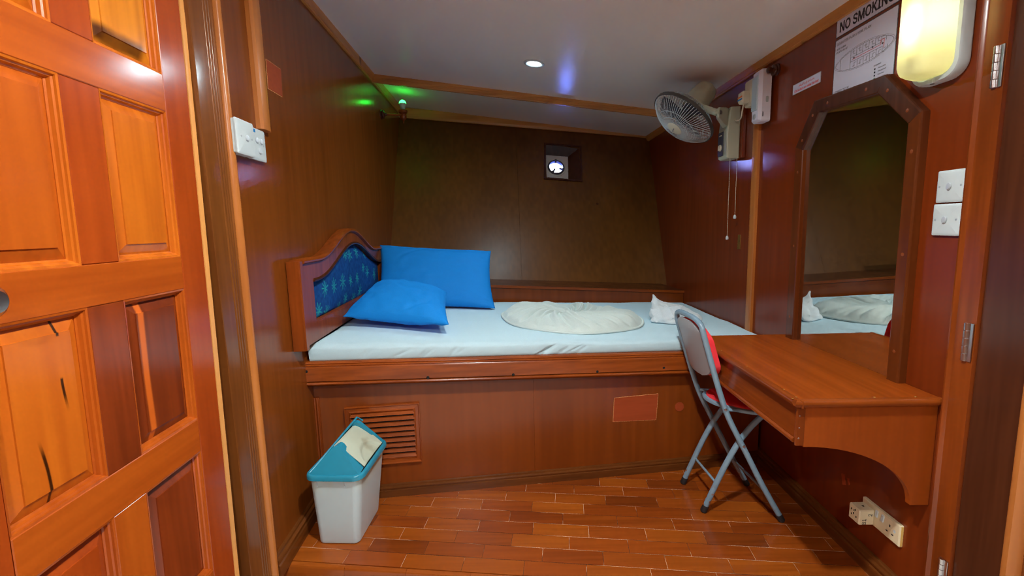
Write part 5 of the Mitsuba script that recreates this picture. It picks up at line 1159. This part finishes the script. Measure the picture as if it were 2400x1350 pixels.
for rr, fr in ((.110, True), (.075, True), (.120, False)):
    part(fn, 'wire_ring', place(tube([(rr * math.cos(t), rr * math.sin(t), gprof(fr, rr)) for t in np.linspace(0, 2 * np.pi, 49)[:-1]], .0016, 5, True), AX), 'white_plastic', True)
part(fn, 'hub_cap', place(lathe([(0, .080), (.030, .078), (.042, .072), (.044, .064), (0, .064)], 32), AX), 'cream_plastic', 40, 'round cream badge in the middle of the guard')
part(fn, 'badge_text', place(bbox(-.018, .018, -.002, .002, 0.0795, .0804, 0), AX @ trimesh.transformations.rotation_matrix(.4, [0, 0, 1])), 'grey_print', False)
for k in range(3):
    V = []; nn_, mm = 10, 8; th0 = 2 * math.pi * k / 3
    for i in range(nn_ + 1):
        r = .03 + (.15 - .03) * i / nn_; wd = .35 + .75 * math.sin(math.pi * min(1, .25 + .6 * i / nn_))
        for j in range(mm + 1):
            a = th0 + wd * (j / mm - .4); V.append((r * math.cos(a), r * math.sin(a), -.012 + .030 * (j / mm - .5)))
    kx = lambda i, j: i * (mm + 1) + j
    f = [t for i in range(nn_) for j in range(mm) for t in ([kx(i, j), kx(i + 1, j), kx(i + 1, j + 1)], [kx(i, j), kx(i + 1, j + 1), kx(i, j + 1)])]
    V = np.array(V); f = np.array(f); N = len(V)
    rim_ = [kx(i, 0) for i in range(nn_)] + [kx(nn_, j) for j in range(mm)] + [kx(i, mm) for i in range(nn_, 0, -1)] + [kx(0, j) for j in range(mm, 0, -1)]
    ff = np.vstack([f, f[:, ::-1] + N] + [np.array([[a, N + b, b], [a, N + a, N + b]]) for a, b in zip(rim_, rim_[1:] + rim_[:1])])
    part(fn, 'blade', place(tm(np.vstack([V, V - [0, 0, .002]]), ff), AX), 'dark_panel', 40)
part(fn, 'hub', place(lathe([(0, .030), (.026, .026), (.034, .010), (.034, -.060), (0, -.060)], 24), AX), 'dark_band', 40)
for (x, y, nm) in ((1722, 511, 0), (1704, 560, 1)):
    w_ = .045 + .02 * nm
    du = RWF.px(x, y, w_); top_ = RWF.p(du[0], fz0 + .002, w_)
    cd_ = part(fn, 'pull_cord', tube([top_, RWF.p(du[0], du[1] + .010, w_)], .0011, 6), 'cream_plastic', True)
    part(cd_, 'pull', lathe([(0, .016), (.004, .016), (.0065, .010), (.0075, 0), (.006, -.003), (0, -.004)], 14), 'white_plastic', 40, M=align(RWF.p(du[0], du[1], w_), [0, 0, 1.0]))
